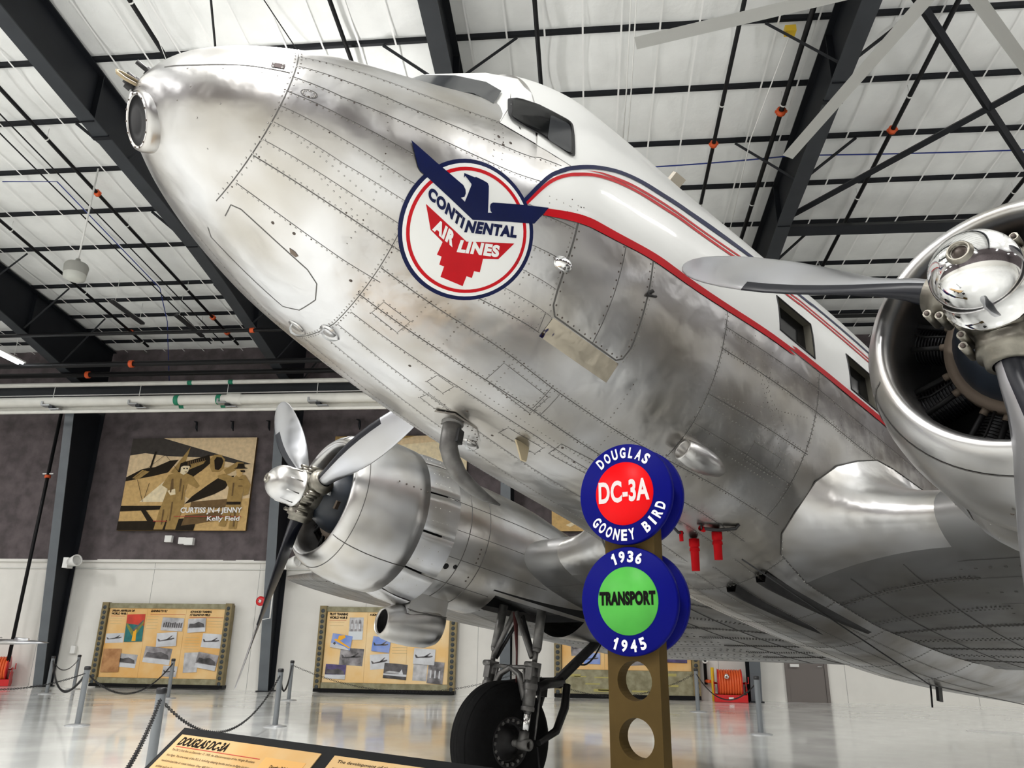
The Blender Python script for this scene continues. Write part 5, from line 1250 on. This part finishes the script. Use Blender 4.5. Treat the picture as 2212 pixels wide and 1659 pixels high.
            for k in range(3): x = -.8+.55*k; poly([(x, -.9), (x+.45, -.9), (x+.4, .3), (x+.3, .7), (x+.12, .7), (x+.05, .3)], BWM[1]); poly([(x+.1, -.5), (x+.3, -.5), (x+.28, .2), (x+.1, .2)], BWM[3], .008)
        elif kind == 'night': poly([(-1, -.6), (1, -.6), (1, -.3), (-1, -.4)], BWM[3]); poly([(-.9, -.25), (.6, -.35), (.4, -.05), (-.5, 0)], BWM[0], .008); poly([(.3, -.3), (.55, .35), (.7, -.3)], BWM[3], .009)
        b.build('photo_print', t)
A = .25
board(-16.18, -11.66, .12, 2.64, 'framed tan board with a red and teal poster, below the sepia biplane picture', 25.42,
 [('URBAN AIRFIELDS OF', .02, .055, .20, .032), ('WORLD WAR I', .02, .100, .14, .036), ('LEARNING TO FLY', .36, .055, .145, .034), ('ADVANCED TRAINING', .70, .060, .185, .034), ('AT ELLINGTON FIELD', .70, .105, .175, .034)],
 [(.085, .44, .155, .14, -3, BWM[3], 'plane'), (.245, .29, .155, .40, -2, REDPR, 'poster'), (.09, .76, .15, .33, -1, TAN, None), (.215, .76, .18, .19, 4, BWM[0], 'field'),
  (.565, .23, .185, .19, 2, BWM[0], 'group'), (.535, .45, .17, .20, -4, BWM[3], 'plane'), (.475, .68, .23, .23, 5, BWM[1], 'field'), (.60, .90, .12, .15, 3, BWM[0], 'plane'),
  (.775, .24, .15, .20, -4, BWM[0], 'field'), (.915, .46, .165, .20, 3, BWM[3], 'plane'), (.765, .77, .115, .28, -3, BWM[0], None), (.90, .75, .175, .22, 9, BWM[1], 'field')],
 ([(.02, .118, .12), (.36, .085, .3), (.70, .125, .29)], [(.02, .15, .11, .12), (.34, .12, .10, .22), (.86, .14, .13, .16), (.69, .42, .13, .20)]))
board(-8.67, -4.15, .10, 2.60, 'framed tan board with a photo of a yellow biplane, behind the far engine', 25.42,
 [('PILOT TRAINING', .02, .055, .15, .038), ('WORLD WAR II', .02, .105, .145, .038), ('A SON', .35, .055, .06, .034)],
 [(.245, .19, .115, .22, -1, BWM[0], 'men'), (.245, .34, .115, .12, -1, mat('pale_poster_base', (.66, .70, .74), .5), None), (.135, .43, .165, .20, 8, BLUEP, 'biplane'), (.225, .64, .19, .24, 3, BWM[1], 'plane'), (.105, .85, .165, .20, 2, PURP, 'field'),
  (.46, .46, .145, .21, 5, BLUEP, 'plane'), (.455, .70, .155, .21, -5, BWM[3], 'plane'), (.585, .83, .185, .21, 4, BWM[2], 'night'), (.81, .62, .17, .22, 3, BWM[3], 'plane'), (.78, .83, .11, .25, 2, BWM[0], None), (.905, .84, .125, .30, 4, BWM[1], 'men')],
 ([(.02, .125, .14), (.80, .11, .16)], [(.02, .15, .13, .1), (.55, .28, .12, .2), (.55, .5, .12, .12), (.80, .2, .15, .22)]), parch=PARCH2)
board(-1.05, 3.38, .10, 2.60, 'framed tan board behind the sign post, with a wide mottled band below its photos', 25.42,
 [], [(.13, .60, .12, .30, -4, BWM[1], 'plane'), (.235, .80, .13, .20, 1, BLUEP, 'plane'), (.28, .56, .16, .16, 6, BWM[0], 'field'), (.60, .80, .20, .22, -4, BWM[1], 'plane'), (.72, .72, .08, .3, 0, mat('pale_blue_card', (.55, .68, .76), .5), None), (.875, .72, .19, .26, 1, PURP, 'plane')],
 ([], [(.4, .3, .12, .3)]), band=.52)
# hung canvases
SEP = {k: mat('sepia_%s' % k, c, .7, noise=.14, nscale=7, detail=8, spec=.12) for k, c in dict(sky=(.72, .55, .34), sand=(.60, .40, .17), mid=(.36, .235, .085), dark=(.022, .016, .010), brown=(.16, .10, .045), light=(.80, .68, .46), grey=(.055, .048, .043)).items()}
def canvas(x0, x1, z0, z1, label, y=25.35):
    base = Vector(((x0+x1)/2, y, (z0+z1)/2)); t = thing('wall_canvas', label, 'picture', base)
    b = MB(); b.box((0, .06, 0), (x1-x0, .10, z1-z0), SEP['brown']); b.build('stretcher', t)
    for sx in (-1, 1):
        b = MB(); b.tube([(sx*(x1-x0)*.35, .1, (z1-z0)/2-.2), (sx*(x1-x0)*.35, D-y-.12, (z1-z0)/2-.2)], .02, STEEL, 6); b.build('wall_mount', t)
    return t, (lambda u, v, d=0.: Vector((x0+(x1-x0)*u-base.x, -.002-d, z1+(z0-z1)*v-base.z)))
t, q = canvas(-16.22, -11.58, 5.07, 8.36, 'sepia picture of a biplane and two pilots hung on the dark wall')
b = MB(); LAY = [0]
def pl(pts, m_): LAY[0] += .0012; b.poly([q(u, v, LAY[0]) for u, v in pts], SEP[m_])
# crop coordinates (0..1) measured down and across the canvas
pl([(0, 0), (1, 0), (1, 1), (0, 1)], 'sky')
pl([(0, .78), (1, .66), (1, 1), (0, 1)], 'sand')
pl([(0, 0), (.25, 0), (.985, .295), (.90, .30), (.62, .22), (.30, .20), (.12, .165), (0, .19)], 'grey')
pl([(0, .45), (.12, .35), (.30, .37), (.47, .25), (.66, .20), (.74, .19), (.74, .40), (.45, .60), (.35, .75), (0, .76)], 'sand')
pl([(0, .43), (.04, .40), (.12, .34), (.22, .32), (.33, .25), (.40, .24), (.33, .38), (.10, .46), (0, .475)], 'dark')
pl([(.05, .44), (.12, .35), (.18, .37), (.10, .455)], 'mid'); pl([(.35, .38), (.48, .10), (.455, .29), (.40, .40)], 'mid')
pl([(.02, .47), (.33, .39), (.33, .74), (0, .74)], 'sand'); pl([(.14, .70), (.37, .40), (.42, .42), (.40, .70)], 'light')
pl([(.42, .28), (.64, .19), (.66, .28), (.60, .36), (.45, .52), (.40, .45)], 'dark'); pl([(.47, .30), (.62, .25), (.60, .29), (.48, .36)], 'mid')
pl([(.48, .63), (.55, .42), (.66, .32), (.80, .33), (.80, .40), (.70, .55), (.55, .68)], 'sand')
pl([(.50, .72), (.55, .64), (.66, .52), (.74, .44), (.86, .42), (.80, .56), (.72, .62), (.60, .68)], 'dark')
pl([(.65, .24), (.68, .19), (.73, .19), (.77, .24), (.77, .34), (.74, .38), (.68, .38), (.66, .33)], 'mid'); pl([(.685, .25), (.70, .215), (.74, .22), (.76, .26), (.75, .33), (.73, .36), (.70, .35)], 'dark')
pl([(.77, .36), (.87, .27), (.92, .28), (.93, .31), (.80, .41)], 'mid')
pl([(0, .74), (.35, .74), (.34, .78), (0, .80)], 'dark'); pl([(.16, .78), (.20, .78), (.28, .90), (.24, .92)], 'dark'); pl([(.20, .15), (.215, .15), (.19, .35), (.175, .35)], 'dark')
pl([(0, .905), (.30, .90), (.62, .86), (.60, 1), (0, 1)], 'dark'); pl([(.52, .84), (.95, .78), (.9, .86), (.62, .93), (.5, .95)], 'brown'); pl([(.55, .70), (.9, .66), (.9, .76), (.55, .78)], 'brown')
# pilot leaning on the fuselage
pl([(.335, .66), (.35, .56), (.30, .52), (.34, .41), (.41, .38), (.46, .38), (.53, .42), (.60, .53), (.58, .555), (.50, .50), (.49, .60), (.50, .70), (.46, .99), (.38, .99), (.39, .82), (.36, .99), (.29, .99), (.31, .80)], 'mid')
pl([(.43, .32), (.45, .29), (.48, .29), (.50, .32), (.49, .38), (.46, .41), (.43, .39)], 'light'); pl([(.42, .33), (.43, .28), (.46, .26), (.50, .28), (.51, .33), (.49, .31), (.45, .31)], 'dark'); pl([(.37, .45), (.385, .45), (.40, .58), (.37, .55)], 'brown'); pl([(.35, .58), (.41, .56), (.42, .62), (.38, .63)], 'light')
# officer in a campaign hat
pl([(.73, .42), (.78, .40), (.86, .44), (.89, .40), (.95, .42), (1., .52), (.99, .62), (.95, .64), (.95, .55), (.94, .70), (.93, .98), (.87, .98), (.88, .80), (.84, .96), (.79, .95), (.83, .72), (.83, .55), (.80, .48), (.74, .45)], 'mid')
pl([(.87, .35), (.93, .35), (.92, .42), (.90, .44), (.88, .42)], 'sand'); pl([(.85, .345), (.875, .33), (.88, .29), (.925, .29), (.935, .33), (.965, .345)], 'dark'); pl([(.83, .70), (.94, .70), (.94, .73), (.83, .73)], 'dark')
for (u, v, w_, h_, m_) in ((.37, .50, .012, .10, 'brown'), (.44, .45, .012, .14, 'brown'), (.47, .52, .008, .16, 'brown'), (.40, .70, .01, .2, 'brown'), (.34, .78, .01, .16, 'brown'), (.45, .335, .012, .012, 'dark'), (.475, .335, .012, .012, 'dark'), (.465, .375, .02, .008, 'brown'), (.86, .50, .01, .14, 'brown'), (.90, .53, .035, .008, 'brown'), (.90, .46, .03, .006, 'brown'), (.905, .365, .035, .02, 'dark'), (.90, .80, .012, .16, 'brown')):
    pl([(u, v), (u+w_, v), (u+w_*1.2, v+h_), (u+w_*.2, v+h_)], m_)
for k in range(9): pl([(.48+.016*k, .265-.004*k), (.486+.016*k, .262-.004*k), (.49+.016*k, .305-.005*k), (.484+.016*k, .308-.005*k)], 'brown')
for a_, c_ in (((.10, .46), (.17, .70)), ((.20, .50), (.18, .66)), ((.30, .20), (.42, .38)), ((.05, .47), (.30, .18)), ((.74, .92), (.62, .96))): pl([a_, (a_[0]+.004, a_[1]), (c_[0]+.004, c_[1]), c_], 'dark')
put_text(b, 'CURTISS JN-4 JENNY', q(.485, .835, .08), (1, 0, .0), (0, 0, 1), 4.64*.475, .245, LETW, .025); put_text(b, 'Kelly Field', q(.70, .915, .08), (1, 0, 0), (0, 0, 1), 4.64*.25, .20, LETW, .02)
b.box(q(.70, .855, .07), (4.64*.52, .004, .02), REDINK); b.box(q(.335, .905, .07), (.5, .004, .02), REDINK)
b.build('picture', t, 'sepia print with white lettering', fix=False)
for o_ in []: pass
for (x0, x1, lab) in ((-8.72, -4.02, 'sepia picture half hidden behind the far propeller'), (-1.12, 3.52, 'sepia picture mostly hidden behind the fuselage, seen below the belly')):
    t, q = canvas(x0, x1, 5.07, 8.36, lab); b = MB(); LAY[0] = 0
    pl([(0, 0), (1, 0), (1, 1), (0, 1)], 'sand' if x0 > -5 else 'sky'); pl([(0, 0), (.62, 0), (.45, .05), (0, .04)], 'mid'); pl([(.32, .12), (.9, .05), (1, .3), (1, .7), (.5, .8), (.2, .5)], 'light' if x0 < -5 else 'mid')
    pl([(.1, .94), (.32, .80), (.34, .81), (.13, .96)], 'light'); pl([(.5, .45), (.52, .42), (.56, .42), (.56, .48)], 'dark')
    b.build('picture', t, 'sepia print')

# ================================================================== stanchions and chains
def post(x, y, label):
    t = thing('stanchion', label, 'stanchion', (x, y, 0), group='chain barrier stanchions')
    b = MB(); b.lathe([(0, .05), (.94, .05)], (0, 0, .02), (0, 0, 1), POST, 24); b.build('pole', t)
    b = MB(); b.lathe([(.95, .052), (.955, .056), (1.0, .056), (1.015, .045), (1.018, 0)], (0, 0, 0), (0, 0, 1), CAPB, 24); b.build('cap', t, 'black cap')
    b = MB(); b.lathe([(0, .21), (.012, .21), (.03, .12), (.035, .05)], (0, 0, 0), (0, 0, 1), BASEG, 32); b.build('base', t, 'pale round base')
    return Vector((x, y, .90))
pA = post(-4.58, 8.47, 'grey stanchion nearest the camera, left of the reading rail')
pB = post(-9.28, 14.37, 'grey stanchion in front of the left edge of the board with the red poster')
pC = post(-15.3, 22.0, 'grey stanchion in front of the foot of the left column')
pD = post(-16.0, 24.25, 'grey stanchion near the wall between left column and first board')
pE = post(-11.36, 21.39, 'grey stanchion in front of the right part of the board with the red poster')
pF = post(-5.83, 15.06, 'grey stanchion on the open floor right of the far column, nearer of the two')
pG = post(-8.09, 21.68, 'grey stanchion at the left of the yellow biplane board, farther of the two')
pH = post(3.17, 15.88, 'grey stanchion on the open floor below the wing, right of the hose reel')
pI = post(2.7, 20.94, 'grey stanchion in front of the right rail of the board behind the sign post')
pJ = Vector((-2.45, 4.6, .0)); 
def chain(a, c, d, label, link=.045, thick=.0045):
    L = sag(a, c, d, 60); b = MB(rel(a)); n = max(8, int((c-a).length*1.04/(link*.78)))
    n = min(n, 130)
    for i in range(n):
        f_ = (i+.5)/n*60; k = min(59, int(f_)); p = L[k].lerp(L[k+1], f_-k); tg = (L[k+1]-L[k]).normalized()
        w = tg.cross(Vector((0, 0, 1))).normalized(); v = tg.cross(w)
        sd = w if i % 2 else v; h = (c-a).length*1.03/n*.66
        pts = [p+tg*h*math.cos(t_)+sd*h*.55*math.sin(t_) for t_ in np.linspace(0, 2*math.pi, 9)[:-1]]
        b.tube(pts, thick, CHAIN, 4, caps=False, closed=True)
    o = b.build('barrier_chain', fix=False); o.location = a
    tag(o, label, 'chain', 'black barrier chains')
pJ = post(-2.95, 4.55, 'grey stanchion beside the left end of the reading rail, out of frame') if False else None
chain(pA, pF, .62, 'black chain sagging between the nearest stanchion and the open floor stanchion')
nearJ = post(-1.75, 2.5, 'grey stanchion just below the frame left of the reading rail')
chain(pA, nearJ, .30, 'black chain hanging from the nearest stanchion towards the camera')
chain(pF, pG, .45, 'short black chain between the two stanchions right of the far column')
farL = post(-1.6, 21.6, 'grey stanchion hidden behind the landing gear')
chain(pG, farL, .62, 'black chain crossing in front of the yellow biplane board')
chain(pB, pE, .55, 'black chain crossing in front of the red poster board', .06, .006)
chain(pC, pD, .30, 'short black chain between the two stanchions by the left column', .06)
chain(pC, pB, .55, 'black chain running from the left column to the first board', .06)
farK = post(-9.6, 11.0, 'grey stanchion beyond the left edge of the photo')
chain(pB, farK, .2, 'black chain running off the left edge of the photo')
chain(pI, pH, .45, 'black chain hanging in front of the right hose reel', .05)
chain(pI, farL, .6, 'black chain behind the sign post', .06)
farM = post(7.5, 23.6, 'grey stanchion far back under the wing near the door') if False else None

# ================================================================== hose reels
def reel(x, y, rot, label):
    M_ = Matrix.Translation((x, y, 0)) @ Matrix.Rotation(rot, 4, 'Z')
    t = thing('hose_reel', label, 'hose reel', M=M_)
    b = MB()
    for sx in (-.34, .34): b.lathe([(-.012, 0), (-.012, .40), (.012, .40), (.012, 0)], (sx, 0, .52), (1, 0, 0), REELR, 36)
    b.tube([(-.45, 0, .52), (.45, 0, .52)], .03, CHROME, 10); b.build('drum', t, 'red drum')
    b = MB()
    for lay in range(2):
        for k in range(9):
            xx = -.30+.075*k; rr = .28+.07*lay; b.tube([(xx, rr*math.cos(a), .52+rr*math.sin(a)) for a in np.linspace(0, 2*math.pi, 29)[:-1]], .037, HOSE, 8, closed=True, caps=False)
    b.build('hose', t, 'orange hose')
    b = MB(); b.box((0, 0, .03), (.95, .55, .05), REELR); b.box((0, -.28, .11), (.95, .02, .20), REELR); b.box((0, .28, .11), (.95, .02, .20), REELR)
    for sx in (-.46, .46): b.box((sx, 0, .22), (.02, .5, .42), REELR); b.box((sx, 0, .45), (.02, .12, .24), REELR)
    b.box((0, -.295, .11), (.14, .006, .07), GREYW); b.build('stand', t, 'red stand')
    b = MB(); b.tube([(.48, 0, .52), (.54, 0, .52), (.54, -.05, .70)], .015, REELR, 8); b.build('crank', t)
    b = MB(); b.lathe([(-.05, .03), (-.05, .07), (.05, .07), (.05, .03)], (-.10, -.40, .72), (0, 1, .3), CHROME, 12); b.build('nozzle', t, 'metal nozzle')
reel(4.20, 25.0, R(-6), 'orange hose on a red reel against the far wall right of the sign post')
reel(-19.3, 25.0, R(28), 'orange hose on a red reel at the left edge of the photo')
b = MB(rel((3.74, 25.2, 0))); b.tube([(3.74, 25.2, 0), (3.74, 25.2, .95)], .05, YEL, 10); o = b.build('bollard'); o.location = (3.74, 25.2, 0); tag(o, 'yellow pole left of the right hose reel', 'pole')
b = MB(rel((3.57, 25.45, 0))); b.tube([(3.57, 25.45, .45), (3.57, 25.45, 3.2)], .05, PIPEB, 10); b.tube([(3.57, 25.45, .55), (3.62, 25.3, .55), (3.68, 25.2, .55)], .05, ORANGE, 10); b.lathe([(-.04, .05), (-.04, .10), (.04, .10), (.04, .05)], (3.57, 25.4, 1.15), (0, 1, 0), GREYW, 14); o = b.build('standpipe'); o.location = (3.57, 25.45, 0)
tag(o, 'black standpipe with orange valve behind the right hose reel', 'pipe')
# wing tip of another aircraft at the left edge, with the rest of it out of frame
t = thing('small_airplane', 'silver wing tip of another aircraft reaching in at the left edge', 'airplane', (-16.2, 17.0, 0))
b = MB(); rows = []
for k, (x, c) in enumerate(((0., .05), (-.05, .35), (-.25, .6), (-.6, .85), (-2.0, 1.2), (-6.5, 1.7))):
    rows.append([Vector((4.10+x, (u-.35)*c, 1.40+.012*x+z*c)) for u, z in airfoil(8, .13)])
b.grid(rows, SILVERP, True); b.build('wing', t); b = MB(); b.tube([(3.55, -.22, 1.46), (3.85, -.20, 1.46)], [.05, .03], SILVERP, 10); b.tube([(3.2, -.2, 1.50), (3.25, -.5, 1.50)], .012, GREYW, 6); b.build('tip_lamp', t)
b = MB(); b.tube([(-2.6, -2.6, 1.2), (-2.6, -1.6, 1.25), (-2.6, 0, 1.3), (-2.6, 3.4, 1.05)], [.2, .55, .6, .1], SILVERP, 20); b.build('fuselage', t)
for x, y in ((-1.4, -.3), (-3.8, -.3), (-2.6, 3.0)):
    b = MB(); b.tube([(x, y, .2), (x*.9-.26, y, 1.1)], .05, SILVERP, 8); b.lathe([(-.08, .05), (-.08, .2), (0, .24), (.08, .2), (.08, .05)], (x, y, .24), (1, 0, 0), TYRE, 20); b.build('wheel', t)
b = MB(rel((8.0, 17.4, 0))); b.box((8.0, 17.4, .004), (.95, .5, .006), GREYW, Matrix.Rotation(R(-20), 3, 'Z')); o = b.build('paper_sheet'); o.location = (8.0, 17.4, 0); tag(o, 'white sheet lying on the floor at lower right', 'paper')
